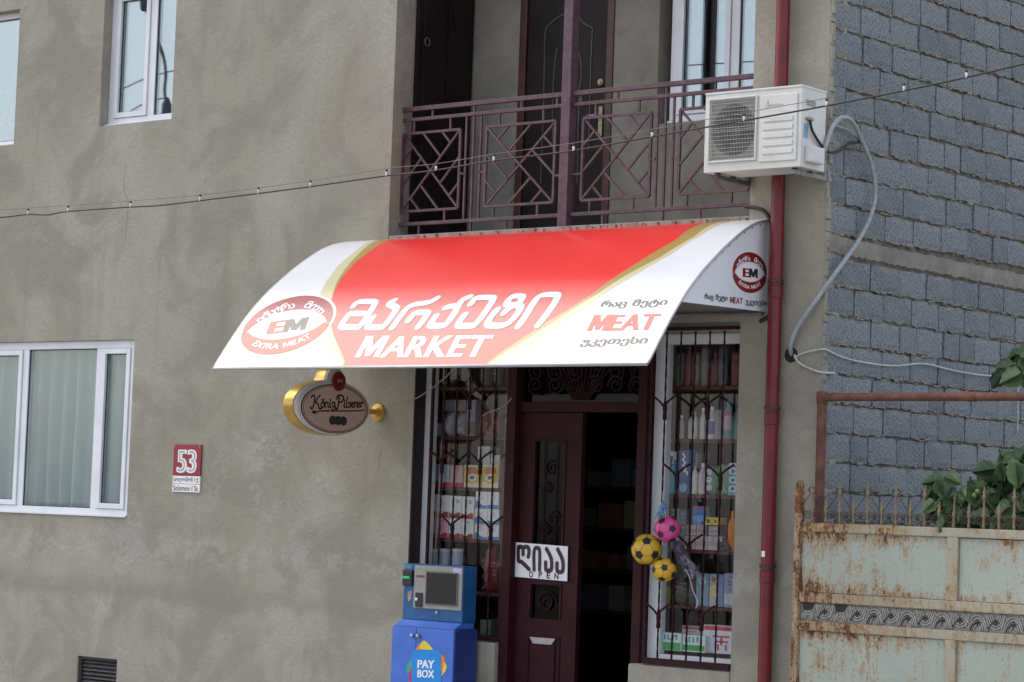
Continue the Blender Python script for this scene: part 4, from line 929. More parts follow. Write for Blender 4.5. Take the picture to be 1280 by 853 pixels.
MB().box(-3.455, -3.385, -.222, -.2125, .808, .918).build('card_reader', BLACK, ks, bevel=.004); MB().lathe([(.0, -.006), (.012, -.004), (.012, 0)], (-3.44, -.222, .868), 10, 'y').build('reader_light', WHITE, ks)
MB().box(-3.455, -3.375, -.2145, -.2123, 1.035, 1.052).build('slot_label', pm('slot_red_label', (.22, .04, .03), .5, .2, 40), ks); MB().box(-3.09, -3.005, -.2145, -.2123, 1.075, 1.118).build('sticker', pm('sticker_white_blue', (.50, .53, .74), .5, .25, 40), ks)
MB().box(-3.585, -3.52, -.2025, -.2003, 1.095, 1.125).build('logo_plate', pm('kiosk_logo_plate', (.10, .26, .42), .5, .3, 50), ks)
FG = [(-3.55, .90), (-3.535, .925), (-3.515, .93), (-3.50, .915), (-3.515, .90), (-3.51, .865), (-3.535, .84), (-3.545, .87)]
MB().prism(FG, -.203, -.2004).build('hand_label', pm('hand_label_skin', (.40, .26, .17), .5, .2, 40), ks)
MB().lathe([(.0, -.012), (.012, -.010), (.014, 0)], (-3.245, -.2, .775), 12, 'y').build('lock', STEEL, ks, smooth='auto')
# printed sign on the cabinet doors: light blue square, coloured petals, white words
LB = pm('logo_light_blue', (.006, .25, .72), .4, .05, 5); ky = -.3195
def kx(px, py): p = at(px, py, y=ky); return (p.x, p.z)
def petal(pts, mat, d, name='logo_petal'):
    MB().sheet([(p[0], ky-d, p[1]) for p in [kx(480+x*.1912, 690+y*.1912) for x, y in pts]]).build(name, mat, ks, recalc=False)
YEL = pm('logo_yellow', (.80, .62, .05), .4, .05, 5); ORG = pm('logo_orange', (.75, .22, .03), .4, .05, 5); GRN = pm('logo_green', (.02, .42, .24), .4, .05, 5); MAG = pm('logo_crimson', (.55, .02, .12), .4, .05, 5)
petal([(206, 640), (222, 606), (246, 600), (262, 622), (258, 640)], ORG, .0003); petal([(228, 632), (244, 590), (262, 578), (290, 600), (322, 640), (270, 640)], YEL, .0008)
petal([(178, 700), (152, 738), (144, 772), (152, 800), (168, 790), (186, 740)], GRN, .0003); petal([(186, 730), (168, 780), (164, 830), (172, 875), (190, 900), (188, 800)], MAG, .0008)
petal([(374, 664), (396, 690), (398, 730), (374, 790)], ORG, .0003); petal([(396, 716), (412, 750), (402, 780), (374, 815), (384, 770)], YEL, .0008)
petal([(192, 640), (350, 640), (372, 655), (374, 900), (182, 900), (182, 655)], LB, .0013, 'logo_square')
def ktext(body, p0, p1, ptop):
    a, b, t = kx(*p0), kx(*p1), kx(*ptop); m = MB()
    for i, (V, F) in enumerate(fat_text(body, .012, .07)): m.add([(a[0]+(b[0]-a[0])*v[0], ky-.0022-.0002*i, a[1]+(b[1]-a[1])*v[0]+(t[1]-a[1])*v[1]) for v in V], F)
    m.build('lettering', WHITE, ks, recalc=False)
ktext('PAY', (521.8, 835.3), (543.2, 836), (521.8, 825)); ktext('BOX', (521.8, 847), (543, 847.8), (521.8, 837.3))

# ================================================================ OPEN SIGN on the door leaf
osn = thing('open_sign', 'white hand-lettered open sign taped to the maroon shop door', 'sign', (-2.5, .1, 1.06))
OY = .112
MB().prism([(-2.764, 1.331), (-2.253, 1.318), (-2.249, 1.058), (-2.756, 1.07)], OY, OY+.006).build('board', pm('open_sign_board', (.84, .85, .90), .6, .05, 3), osn)
OX = lambda x, y: (lambda p: (p.x, p.z))(at(630+x*.0738, 670+y*.0738, y=OY))
OINK = pm('open_sign_ink', (.045, .012, .02), .5, .2, 20); m = MB()
for i, (ln, w) in enumerate([([(425, 565), (360, 500), (300, 445), (248, 420), (243, 330), (245, 205), (262, 188), (300, 190), (322, 215), (326, 315)], .033), ([(330, 205), (360, 188), (400, 192), (422, 225), (425, 290), (412, 355)], .033), ([(512, 575), (508, 330), (522, 225), (560, 205), (598, 225), (608, 330), (603, 575)], .031), ([(722, 225), (775, 320), (808, 420), (808, 540), (790, 585), (740, 588), (710, 560), (708, 450)], .033), ([(912, 230), (968, 340), (1000, 440), (1002, 560), (985, 608), (930, 612), (902, 580), (900, 465)], .033)]):
    V, F = ribbon(smooth_line([OX(*p) for p in ln], 4), w); m.add([(v[0], OY-.0012-.0004*i, v[1]) for v in V], F)
m.build('lettering', OINK, osn, recalc=False)
for ch, a, b, z0, z1 in (('O', 424, 496, 705, 598), ('P', 585, 648, 712, 606), ('E', 722, 785, 722, 622), ('N', 852, 928, 735, 632)):
    p = OX(a, z0); q = OX(b, z1); wall_text(ch, p[0], q[0], p[1], q[1], OY-.0014, OINK, osn, .03)

# ================================================================ BALLS hung on the right grille
def ball(name, label, c, r, col, rot):
    t = thing(name, label, 'ball', (c[0], c[1], c[2]-r), 'toy footballs hanging by the shop door')
    skin = pm('ball_'+label.split()[0], col, .3, .06, 5)
    bm = bmesh.new(); bmesh.ops.create_icosphere(bm, subdivisions=3, radius=r); V = [tuple(Vector(c)+v.co) for v in bm.verts]; F = [tuple(v.index for v in f.verts) for f in bm.faces]; bm.free()
    MB().add(V, F).build('skin', skin, t, smooth=True)
    R3 = Matrix.Rotation(rot[0], 3, 'X') @ Matrix.Rotation(rot[1], 3, 'Z') @ Matrix.Rotation(rot[2], 3, 'Y')
    phi = (1+5**.5)/2; ico = [Vector(v).normalized() for v in [(0, s1, s2*phi) for s1 in (-1, 1) for s2 in (-1, 1)]+[(s1, s2*phi, 0) for s1 in (-1, 1) for s2 in (-1, 1)]+[(s2*phi, 0, s1) for s1 in (-1, 1) for s2 in (-1, 1)]]
    seams = MB()
    for v in ico:
        nb = [w for w in ico if .3 < v.dot(w) < .6]; a = (nb[0]-v*v.dot(nb[0])).normalized(); b = v.cross(a)
        nb.sort(key=lambda w: math.atan2(w.dot(b), w.dot(a))); cor = [(v*.70+w*.30).normalized() for w in nb]   # pentagon corners
        rr = r*1.012; ce = Vector(c)+R3@(v*rr*1.0)
        ring = []
        for i in range(5):
            for f_ in (0, .5): q_ = (cor[i]*(1-f_)+cor[(i+1) % 5]*f_).normalized(); ring.append(Vector(c)+R3@(q_*rr))
        pm_ = MB(); pm_.add([ce]+ring, [(0, 1+i, 1+(i+1) % 10) for i in range(10)]); pm_.build('pentagon_patch', INK, t, smooth=True)
        for i, w in enumerate(nb):
            if tuple(v) < tuple(w): seams.tube([Vector(c)+R3@((cor[i]*(1-f_)+(w*.70+v*.30).normalized()*f_).normalized()*r*1.003) for f_ in (0, .5, 1)], r*.012, 4)
    seams.build('seam', pm('ball_seam', (.05, .04, .03), .6, .1, 9), t); return t
ball('toy_football', 'yellow toy football, the larger one on the left', (-1.345, -.14, 1.328), .112, (.66, .42, .031), (.5, .6, .25))
ball('toy_football', 'pink toy football hanging topmost of the three', (-1.185, -.115, 1.480), .095, (.72, .075, .30), (.9, .3, 1.0))
ball('toy_football', 'small yellow toy football, lowest of the three', (-1.186, -.14, 1.188), .087, (.70, .42, .03), (.15, 1.1, .7))
cable('ball_string', 'thin string holding the balls up on the grille', [P(829, 616, y=-.03), P(829, 628, y=-.06), P(833, 646, y=-.1)], .004, pm('ball_string_white', (.5, .5, .55), .5, .1, 9), 'string', 6)
TAS = pm('blue_foil', (.10, .28, .42), .3, .5, 60); random.seed(9); m = MB(); q = P(829, 626, y=-.07)
for i in range(16): m.tube([q, q+Vector((random.uniform(-.02, .02), random.uniform(-.02, .02), -.05)), q+Vector((random.uniform(-.05, .05), random.uniform(-.03, .03), -.10-random.random()*.06))], [.006, .010, .003], 4)
tag(m.build('foil_tassel', TAS), 'blue foil tassel above the pink football', 'tassel')
FILM = glass_mat('clear_film', .16, (.9, .85, 1), .2, (.80, .80, .84))
m = MB(); V = []; F = []; top = P(842, 672, y=-.10); bot = P(868, 722, y=-.06)
for i in range(9):
    for j in range(9):
        t_ = i/8; w = .02+.07*t_; V.append(top+(bot-top)*t_+Vector((w*(j/4-1)*1.0, .03*math.sin(j*2.3+i), .02*math.sin(j*1.7+i*1.3))))
for i in range(8):
    for j in range(8): q_ = i*9+j; F.append((q_, q_+1, q_+10, q_+9))
tag(m.add(V, F).build('plastic_film', FILM, recalc=False), 'crumpled clear plastic net bag hanging behind the small yellow ball', 'plastic bag')
cable('ribbon_tail', 'pale curling ribbon tail below the plastic net bag', [P(857, 712, y=-.08), P(862, 722, y=-.08), P(866, 738, y=-.08), P(872, 752, y=-.08), P(870, 760, y=-.08)], .004, pm('ribbon_lilac', (.42, .40, .50), .4, .2, 20), 'ribbon', 6)

# ================================================================ CURTAIN behind the lower window
def curtain(x0, x1, z0, z1, y, label):
    m = MB(); n = 180; V = []; F = []
    for i in range(n+1):
        x = x0+(x1-x0)*i/n; d = .045*math.sin(x*30+1.3*math.sin(x*7))+.018*math.sin(x*71+1)
        for k in range(4): V.append((x+.01*math.sin(k*1.7+x*9), y+d*(1-.25*(k == 3)), z0+(z1-z0)*k/3))
    for i in range(n):
        for k in range(3): q_ = i*4+k; F.append((q_, q_+4, q_+5, q_+1))
    return tag(m.add(V, F).build('curtain', pm('pale_green_curtain', (.27, .36, .365), .9, .06, 2), smooth=True, recalc=False), label, 'curtain')
curtain(-9.4, -7.0, 1.40, 2.86, .17, 'pale green pleated curtain behind the lower left window')
MB().tube([(-9.5, .16, 2.885), (-6.9, .16, 2.885)], .012, 8).build('curtain_rail', WHITE, house)

# ================================================================ SHELVES AND GOODS
GY = .30          # front of the goods
SHELF = pm('shelf_edge_maroon', (.10, .028, .026), .6, .25, 6); SHELFB = pm('shelf_edge_brown', (.16, .055, .03), .6, .25, 6)
SZ = (2.53, 2.14, 1.738, 1.336, .93)
def shelf_unit(x0, x1, label):
    t = thing('shelving_unit', label, 'shelf', ((x0+x1)/2, .6, .27))
    for i, z in enumerate(SZ): MB().box(x0+.02, x1-.02, GY-.002, GY+.34, z-.028, z-.002).build('shelf', SHELFB if i == 0 else SHELF, t, bevel=.002)
    for x in (x0, x1-.02): MB().box(x, x+.0195, GY-.02, GY+.34, .27, 2.88).build('side_panel', SHELF, t)
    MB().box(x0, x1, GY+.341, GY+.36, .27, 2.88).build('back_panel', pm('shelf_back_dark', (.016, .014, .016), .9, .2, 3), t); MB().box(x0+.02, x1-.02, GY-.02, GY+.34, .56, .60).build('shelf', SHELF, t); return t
shelf_unit(-3.87, -3.02, 'maroon shelves of household goods behind the left shop window'); shelf_unit(-1.72, -.42, 'maroon shelves of cleaning goods behind the right shop window')
def gx(px, py): p = at(px, py, y=GY); return p.x, p.z
def gmat(col, var=.08, sc=30):
    col = tuple(min(.86, v*1.35) for v in col); return pm('goods_%.3f_%.3f_%.3f' % col, col, .45, var, sc)
def goods(shape, rect, col, label, cat='box', name='carton', base=None, extra=None, dy=0, depth=.16, group=None):
    (px0, py0, px1, py1) = rect; pm_ = (py0+py1)/2; x0 = gx(px0, pm_)[0]; x1 = gx(px1, pm_)[0]; z1 = gx((px0+px1)/2, py0)[1]; z0 = gx((px0+px1)/2, py1)[1] if base is None else base
    y0 = GY+dy; w = x1-x0; h = z1-z0; cx = (x0+x1)/2; t = thing(name, label, cat, (cx, y0+depth/2, z0), group); mt = gmat(col); f = y0
    if shape == 'box': MB().box(x0, x1, y0, y0+depth, z0+.0005, z1).build('body', mt, t, bevel=.003)
    elif shape == 'bag':
        m = MB(); V = []; F = []; nx, nz = 8, 8
        for side in (0, 1):
            for k in range(nz+1):
                for i in range(nx+1):
                    u, v = i/nx, k/nz; b = (math.sin(math.pi*u)**.5)*(math.sin(math.pi*min(1, v*.92+.06))**.55); j = .004*math.sin(i*2.1+k*1.7)
                    V.append((x0+u*w, y0+depth/2+(-1 if not side else 1)*(depth/2*b+j*(0 < i < nx)), z0+.0005+v*h+(.006*math.sin(i*1.3) if k == nz else 0)))
        nn = (nx+1)*(nz+1)
        for k in range(nz):
            for i in range(nx):
                a = k*(nx+1)+i; F += [(a, a+1, a+nx+2, a+nx+1), (nn+a, nn+a+nx+1, nn+a+nx+2, nn+a+1)]
        for k in range(nz): a = k*(nx+1); F += [(a, a+nx+1, nn+a+nx+1, nn+a), (a+nx, nn+a+nx, nn+a+2*nx+1, a+2*nx+1)]
        for i in range(nx): F += [(i, nn+i, nn+i+1, i+1), (nz*(nx+1)+i, nz*(nx+1)+i+1, nn+nz*(nx+1)+i+1, nn+nz*(nx+1)+i)]
        m.add(V, F).build('body', mt, t, smooth=True)
    elif shape == 'bottle':
        r = w/2; MB().lathe([(r*.9, .0005), (r, .01), (r, h*.62), (r*.85, h*.72), (r*.38, h*.84), (r*.36, h*.88)], (cx, y0+r, z0), 14).build('body', mt, t, smooth='auto')
        MB().lathe([(r*.42, h*.8805), (r*.44, h*.9), (r*.42, h), (r*.2, h)], (cx, y0+r, z0), 12).build('cap', gmat((extra or {}).get('cap', (.6, .6, .62))), t, smooth='auto')
    elif shape == 'spray':
        r = w/2; MB().lathe([(r*.9, .0005), (r, .01), (r, h*.45), (r*.6, h*.62), (r*.3, h*.72), (r*.3, h*.80)], (cx, y0+r, z0), 14).build('body', mt, t, smooth='auto')
        MB().prism([(cx-r*.95, z0+h), (cx+r*.5, z0+h), (cx+r*.5, z0+h*.8005), (cx-r*.2, z0+h*.8005), (cx-r*.25, z0+h*.88), (cx-r*.95, z0+h*.90)], y0+r-.016, y0+r+.016).build('trigger_head', gmat((.6, .6, .6)), t, bevel=.003)
        MB().tube([(cx-r*.35, y0+r, z0+h*.86), (cx-r*.55, y0+r, z0+h*.70)], .006, 6).build('trigger', gmat((.5, .5, .5)), t)
    elif shape == 'jar':
        r = w/2; MB().lathe([(r*.95, .0005), (r, .006), (r, h*.86), (r*.9, h*.92)], (cx, y0+r, z0), 16).build('body', mt, t, smooth='auto'); MB().lathe([(r*.93, h*.9205), (r*.95, h*.94), (r*.95, h), (r*.6, h)], (cx, y0+r, z0), 16).build('lid', gmat((extra or {}).get('cap', (.5, .5, .52))), t, smooth='auto')
    e = extra or {}; d = f-.0012
    def sh(pts, c, nm='print', off=0): MB().sheet([(x0+u*w, d-off, z0+v*h) for u, v in pts]).build(nm, gmat(c), t, recalc=False)
    if 'wave' in e: sh([(0.02, .01), (.98, .01), (.98, .22), (.8, .27), (.62, .22), (.45, .15), (.28, .15), (.12, .22), (.02, .27)], e['wave'], 'wavy_band')
    if 'bluewave' in e: sh([(.02, .02), (.98, .02), (.98, .16), (.6, .18), (.42, .28), (.25, .42), (.12, .46), (.02, .40)], e['bluewave'], 'wavy_band')
    if 'band' in e:
        a, b, c = e['band']
        if shape == 'box': sh([(.02, a), (.98, a), (.98, b), (.02, b)], c, 'label_band')
        else: MB().lathe([(w/2+.0012, h*a), (w/2+.0012, h*b)], (cx, y0+w/2, z0), 14).build('label_band', gmat(c), t, smooth='auto')
    if 'band2' in e:
        a, b, c = e['band2']
        if shape == 'box': sh([(.02, a), (.98, a), (.98, b), (.02, b)], c, 'label_band', .0006)
        else: MB().lathe([(w/2+.0014, h*a), (w/2+.0014, h*b)], (cx, y0+w/2, z0), 14).build('label_band', gmat(c), t, smooth='auto')
    for i, (u, v, ru, rv, c) in enumerate(e.get('ovals', [])): sh([(u+ru*math.cos(a*math.pi/8), v+rv*math.sin(a*math.pi/8)) for a in range(16)], c, 'printed_oval', .0012+.0005*i)
    if 'dots' in e:
        random.seed(int(px0)); m = MB()
        for _ in range(26):
            u, v = random.uniform(.08, .9), random.uniform(.08, .92); s = random.uniform(.02, .05); m.sheet([(x0+(u-s)*w, d, z0+(v-s)*h), (x0+(u+s)*w, d, z0+(v-s*.6)*h), (x0+(u+s*.8)*w, d, z0+(v+s)*h), (x0+(u-s*.7)*w, d, z0+(v+s*.8)*h)])
        m.build('print_pattern', gmat(e['dots']), t, recalc=False)
    if 'marks' in e:
        m = MB()
        for (u0, v0, u1, v1) in e['marks']: m.sheet([(x0+u0*w, d-.001, z0+v0*h), (x0+u1*w, d-.001, z0+v0*h), (x0+u1*w, d-.001, z0+v1*h), (x0+u0*w, d-.001, z0+v1*h)])
        m.build('print_marks', gmat(e.get('mark_col', (.05, .05, .06))), t, recalc=False)
    if shape in ('box', 'bag') and 'marks' not in e and 'dots' not in e and w > .05:
        rr = random.Random(int(px0*7+py0)); m = MB(); tone = tuple(v*.45 for v in col) if sum(col) > .5 else tuple(min(.7, v*2.2+.05) for v in col)
        for i in range(4):
            u0 = rr.uniform(.1, .4); u1 = u0+rr.uniform(.15, .45); v0 = .9-.12*i-rr.uniform(0, .04); q_ = d-.0015 if shape == 'box' else d-.002
            m.sheet([(x0+u0*w, q_, z0+v0*h), (x0+min(.9, u1)*w, q_, z0+v0*h), (x0+min(.9, u1)*w, q_, z0+(v0+.035)*h), (x0+u0*w, q_, z0+(v0+.035)*h)])
        m.build('print_lines', gmat(tone), t, recalc=False, kind='stuff')
    if 'script' in e:
        V, F = ribbon(smooth_line([(x0+u*w, z0+v*h) for u, v in e['script']], 4), w*.12); MB().add([(q[0], d-.0012, q[1]) for q in V], F).build('print_script', gmat((.62, .66, .72)), t, recalc=False)
    return t
RED = (.30, .012, .02); WHT = (.82, .85, .84); PNK = (.72, .34, .42); BLU = (.12, .27, .46)
# --- left window, from the top shelf down
goods('bag', (597, 452, 608, 479), (.20, .19, .185), 'grey packet on the top left-window shelf, nearer its middle', 'packet', 'packet', SZ[0]); goods('bag', (613, 452, 625, 479), (.16, .155, .15), 'grey packet at the right end of the top left-window shelf', 'packet', 'packet', SZ[0])
goods('box', (537, 529, 546, 545), (.26, .32, .36), 'tiny pale blue box at the left end below the top shelf', 'box', 'carton', SZ[1], {'band': (.3, .7, (.15, .28, .33))})
goods('bag', (551, 514, 563, 545), (.34, .33, .40), 'lilac white packet standing left on the second left-window shelf', 'packet', 'packet', SZ[1], {'dots': (.16, .16, .22)}); goods('bag', (566, 514, 580, 545), (.37, .36, .40), 'lilac white packet standing second on the second left-window shelf', 'packet', 'packet', SZ[1], {'dots': (.18, .16, .2)})
goods('box', (552, 500, 565, 514), (.13, .15, .20), 'slate blue box lying on top of the first lilac packet', 'box', 'carton', None, {'dots': (.24, .25, .3)}, dy=.01, depth=.14); goods('box', (566, 500, 581, 514), (.22, .20, .20), 'brown grey box lying on top of the second lilac packet', 'box', 'carton', None, {'band': (.1, .9, (.25, .18, .16))}, dy=.01, depth=.14)
goods('box', (583, 500, 594, 545), (.24, .26, .32), 'tall grey blue box in the middle of the second left-window shelf', 'box', 'carton', SZ[1], {'band': (.05, .4, (.20, .155, .13))})
goods('bag', (597, 514, 610, 546), (.25, .115, .10), 'salmon brown crinkled bag on the second left-window shelf', 'bag', 'crisp_bag', SZ[1], {'dots': (.33, .2, .18)}); goods('bag', (611, 512, 625, 546), (.13, .03, .04), 'dark red crinkled bag at the right end of the second shelf', 'bag', 'crisp_bag', SZ[1])
L3 = [(532, 580, 545, 602, (.21, .27, .40), 'blue patterned tissue pack first on the third left-window shelf'), (547, 581, 562, 603, (.27, .33, .43), 'pale blue patterned tissue pack second on the third left-window shelf'), (563, 582, 578, 604, (.47, .26, .29), 'rose pink patterned tissue pack between blue pack and yellow boxes')]
for i, (a, b, c, d_, col, lab) in enumerate(L3):
    goods('box', (a, b, c, d_), col, lab, 'tissue pack', 'tissue_pack', None, {'dots': tuple(v*1.35 for v in col)})
ry = MB(); p0 = gx(531, 602); p1 = gx(578, 604); ry.box(p0[0], p1[0], GY-.002, GY+.15, SZ[2], p0[1]-.002); tag(ry.build('display_tray', gmat(RED), bevel=.003), 'low red display tray under the blue and pink tissue packs', 'tray')
OV = [(.5, .5, .40, .34, (.58, .36, .05)), (.5, .72, .36, .16, (.42, .12, .03)), (.5, .45, .24, .16, (.6, .6, .62)), (.5, .45, .15, .09, (.08, .08, .14))]
for a, c, lab in ((580, 601, 'yellow and orange printed carton left of its twin on the third shelf'), (602.5, 623, 'yellow and orange printed carton right of its twin on the third shelf')): goods('box', (a, 581.5, c, 608), (.60, .55, .42), lab, 'box', 'carton', SZ[2], {'band': (.25, .92, (.48, .34, .07)), 'ovals': OV})
zt_ = gx(600, 581.5)[1]
goods('box', (596, 558, 611, 581.5), (.40, .42, .43), 'grey white pack standing on top of the yellow cartons', 'pack', 'paper_pack', None, {'dots': (.28, .30, .34)}, dy=.01, depth=.13); goods('box', (612.5, 569, 624, 582), (.46, .48, .48), 'small white pack beside the tall one on the yellow cartons', 'pack', 'paper_pack', None, {'band': (.0, .3, (.5, .38, .3))}, dy=.01, depth=.13)
zlow = gx(560, 645)[1]
ORD = ('first', 'second', 'third', 'fourth')
for i in range(4):
    a = 530+i*15.7; u = 1.0*i
    goods('box', (a, 618+u, a+15.0, 645.5+u), WHT, '%s white napkin pack with a red wave in the upper row' % ORD[i], 'napkin pack', 'napkin_pack', None, {'wave': RED, 'marks': [(.55, .80, .85, .83), (.62, .74, .90, .77), (.6, .68, .8, .71)] if i != 1 else [(.05, .86, .25, .89)]}, depth=.14)
    goods('box', (a-.6, 646+u, a+14.4, 673+u), PNK if i < 2 else WHT, '%s napkin pack in the lower row, %s with a red wave' % (ORD[i], 'pink' if i < 2 else 'white'), 'napkin pack', 'napkin_pack', SZ[3], {'wave': (.34, .03, .08) if i < 2 else RED, 'marks': [(.35, .84, .68, .87), (.4, .79, .64, .82)], 'mark_col': (.25, .2, .25)}, depth=.14)
for k_, (t0, t1, nm) in enumerate(((614.5, 635.5, 'top'), (636, 655, 'middle'), (655.5, 676, 'bottom'))):
    for j, (a, b) in enumerate(((594.5-k_*.6, 609.3), (609.8, 623.5))): goods('box', (a, t0+j*.7, b, t1+j*.7), (.78, .84, .86), '%s white pack with blue wave in the %s stack by the door' % (nm, 'left' if j == 0 else 'right'), 'tissue pack', 'tissue_pack', SZ[3] if k_ == 2 else None, {'bluewave' if j == 0 else 'band': (.05, .20, .42) if j == 0 else (.0, .22, (.07, .24, .44))}, depth=.15)
for a, b, lab in ((529, 543, 'grey blue plastic jar first on the fifth left-window shelf'), (544.5, 556, 'grey blue plastic jar second on the fifth left-window shelf'), (558.5, 573, 'grey blue plastic jar third, above the kiosk screen')): goods('jar', (a, 686, b, 740), (.27, .34, .45), lab, 'jar', 'plastic_jar', SZ[4], {'band': (.15, .6, (.33, .38, .46))})
goods('bag', (601, 684, 612, 740), (.22, .045, .05), 'red patterned bag by the door side of the fifth shelf', 'bag', 'crisp_bag', SZ[4], {'dots': (.33, .17, .15)}); goods('bag', (612.5, 700, 623, 740), (.14, .03, .035), 'dark red bag squeezed at the right end of fifth shelf', 'bag', 'crisp_bag', SZ[4])
goods('box', (600, 775, 613, 795), (.13, .19, .17), 'green grey carton low in the left window beside the kiosk', 'box', 'carton', .60)
# --- right window
random.seed(21)
TOPC = [(819, (.11, .105, .10)), (831, (.13, .04, .045)), (842, (.12, .13, .125)), (853, (.14, .035, .04)), (863, (.13, .135, .13)), (874, (.17, .165, .155)), (886, (.14, .04, .05)), (896, (.12, .13, .13)), (912, (.19, .06, .06))]
for i, (x, col) in enumerate(TOPC):
    goods('jar' if i % 3 else 'bottle', (x, 432 if i % 2 else 441, x+10, 480), col, ('dim %s jar' if i % 3 else 'dim %s bottle') % ('red' if col[0] > 2*col[1] else 'grey')+', %s along the top right-window shelf' % ('first', 'second', 'third', 'fourth', 'fifth', 'sixth', 'seventh', 'eighth', 'last')[i], 'jar' if i % 3 else 'bottle', 'food_jar' if i % 3 else 'plastic_bottle', SZ[0], {'band': (.2, .6, tuple(v*1.3 for v in col)), 'cap': (.12, .03, .03)})
tag(MB().tube([(gx(842, 490)[0], GY-.03, SZ[1]+.0), (gx(842, 490)[0], GY-.03, SZ[0]-.03)], .008, 8).build('shelf_post', gmat((.30, .33, .32))), 'thin grey post in front of the right-window shelves', 'post')
goods('bottle', (846, 519, 853, 547), (.28, .28, .31), 'narrow grey bottle left on the second right-window shelf', 'bottle', 'plastic_bottle', SZ[1]); goods('bottle', (857, 514, 869, 547), (.48, .48, .47), 'stout white jug on the second right-window shelf', 'bottle', 'plastic_bottle', SZ[1], {'cap': (.42, .35, .3)}); goods('bottle', (873, 510, 880, 547), (.45, .46, .45), 'thin white bottle beside the stout jug', 'bottle', 'plastic_bottle', SZ[1])
goods('bottle', (881, 508, 892, 547), (.44, .46, .50), 'white bottle with a purple blue label on second shelf', 'bottle', 'plastic_bottle', SZ[1], {'band': (.15, .55, (.10, .10, .32)), 'cap': (.5, .52, .52)}); goods('box', (893.5, 513, 902, 547), (.22, .22, .27), 'grey lilac carton between two bottles on second shelf', 'box', 'carton', SZ[1]); goods('bottle', (903, 500, 912, 547), (.05, .20, .26), 'teal bottle with a striped pink label', 'bottle', 'plastic_bottle', SZ[1], {'band': (.25, .6, (.38, .28, .32)), 'band2': (.6, .66, (.3, .03, .06)), 'cap': (.04, .14, .2)}); goods('bottle', (913.5, 508, 922, 547), (.04, .13, .14), 'dark teal bottle at the right end of second shelf', 'bottle', 'plastic_bottle', SZ[1], {'cap': (.03, .1, .12)})
goods('spray', (821, 564, 832, 614), (.07, .24, .34), 'blue spray bottle with a white trigger, left of two', 'spray bottle', 'spray_bottle', SZ[2]); goods('spray', (833, 564.5, 846, 614), (.06, .33, .50), 'brighter blue spray bottle with a white trigger, right of two', 'spray bottle', 'spray_bottle', SZ[2])
goods('box', (847, 563, 864, 614), (.05, .095, .24), 'tall dark blue carton with white vertical script', 'box', 'carton', SZ[2], {'script': [(.38, .92), (.5, .84), (.36, .78), (.55, .72), (.4, .64), (.62, .60), (.5, .52), (.72, .50), (.7, .44)], 'ovals': [(.45, .14, .30, .10, (.16, .36, .52))], 'marks': [(.0, .0, .08, 1)], 'mark_col': (.06, .34, .60)})
goods('box', (862, 566, 866, 614), (.20, .22, .22), 'slim grey carton wedged behind the dark blue carton', 'box', 'carton', SZ[2], dy=.05)
goods('bottle', (862, 582, 870, 615), (.50, .46, .46), 'cream white bottle next to the blue carton', 'bottle', 'plastic_bottle', SZ[2], {'cap': (.4, .28, .32)}); goods('bottle', (871, 579, 880, 616), (.50, .42, .45), 'pinkish white bottle in the middle of the third right-window shelf', 'bottle', 'plastic_bottle', SZ[2])
goods('bag', (880, 583, 893, 616), (.22, .28, .29), 'grey detergent bag with three pale discs', 'bag', 'detergent_bag', SZ[2], {'ovals': [(.5, .8, .3, .11, (.42, .48, .52)), (.5, .52, .3, .11, (.40, .46, .5)), (.5, .24, .3, .11, (.36, .42, .48))]}); goods('bag', (893, 581, 907, 616), (.30, .40, .30), 'pale green bag with a big green patch', 'bag', 'detergent_bag', SZ[2], {'ovals': [(.5, .55, .40, .36, (.045, .25, .06))]})
goods('box', (910.5, 579, 924, 616), (.30, .44, .48), 'pale blue carton with three oval pictures at the shelf end', 'box', 'carton', SZ[2], {'band': (.02, .82, (.10, .30, .22)), 'ovals': [(.45, .74, .36, .11, (.5, .58, .62)), (.45, .74, .2, .06, (.08, .16, .34)), (.45, .47, .36, .11, (.5, .58, .62)), (.45, .47, .2, .06, (.08, .16, .34)), (.45, .2, .36, .11, (.5, .58, .62)), (.45, .2, .2, .06, (.06, .12, .36))]})
goods('box', (839, 636, 848, 684), (.22, .26, .25), 'tall grey green carton behind the pink ball', 'box', 'carton', SZ[3]); goods('box', (849, 637, 857, 684), (.10, .11, .13), 'tall charcoal carton right of the pink ball', 'box', 'carton', SZ[3])
goods('jar', (860, 633, 879, 656), (.12, .18, .45), 'blue tub with a pink lid on top of the cartons', 'tub', 'plastic_tub', gx(870, 656)[1], {'cap': (.45, .12, .24), 'band': (.2, .5, (.2, .36, .58))}, dy=.01)
for a, b, c_, d_, col, lab in ((857, 656, 869, 670, (.40, .27, .29), 'upper left pinkish carton of the pile below the blue tub'), (870, 656, 881, 670, (.42, .32, .34), 'upper right pinkish carton of the pile below the blue tub'), (855, 670.5, 869, 686, (.40, .30, .31), 'bottom left pinkish carton of the pile'), (869.5, 670.5, 884, 686, (.44, .39, .38), 'bottom middle cream carton of the pile'), (884.5, 670.5, 902, 686, (.46, .41, .42), 'bottom right cream carton of the pile'), (885, 658, 896, 670, (.43, .40, .41), 'small cream carton under the yellow boxes')):
    goods('box', (a, b, c_, d_), col, lab, 'box', 'carton', SZ[3] if d_ > 680 else None, {'band': (.3, .6, tuple(v*.75 for v in col))}, dy=.0 if d_ > 680 else .01, depth=.13)
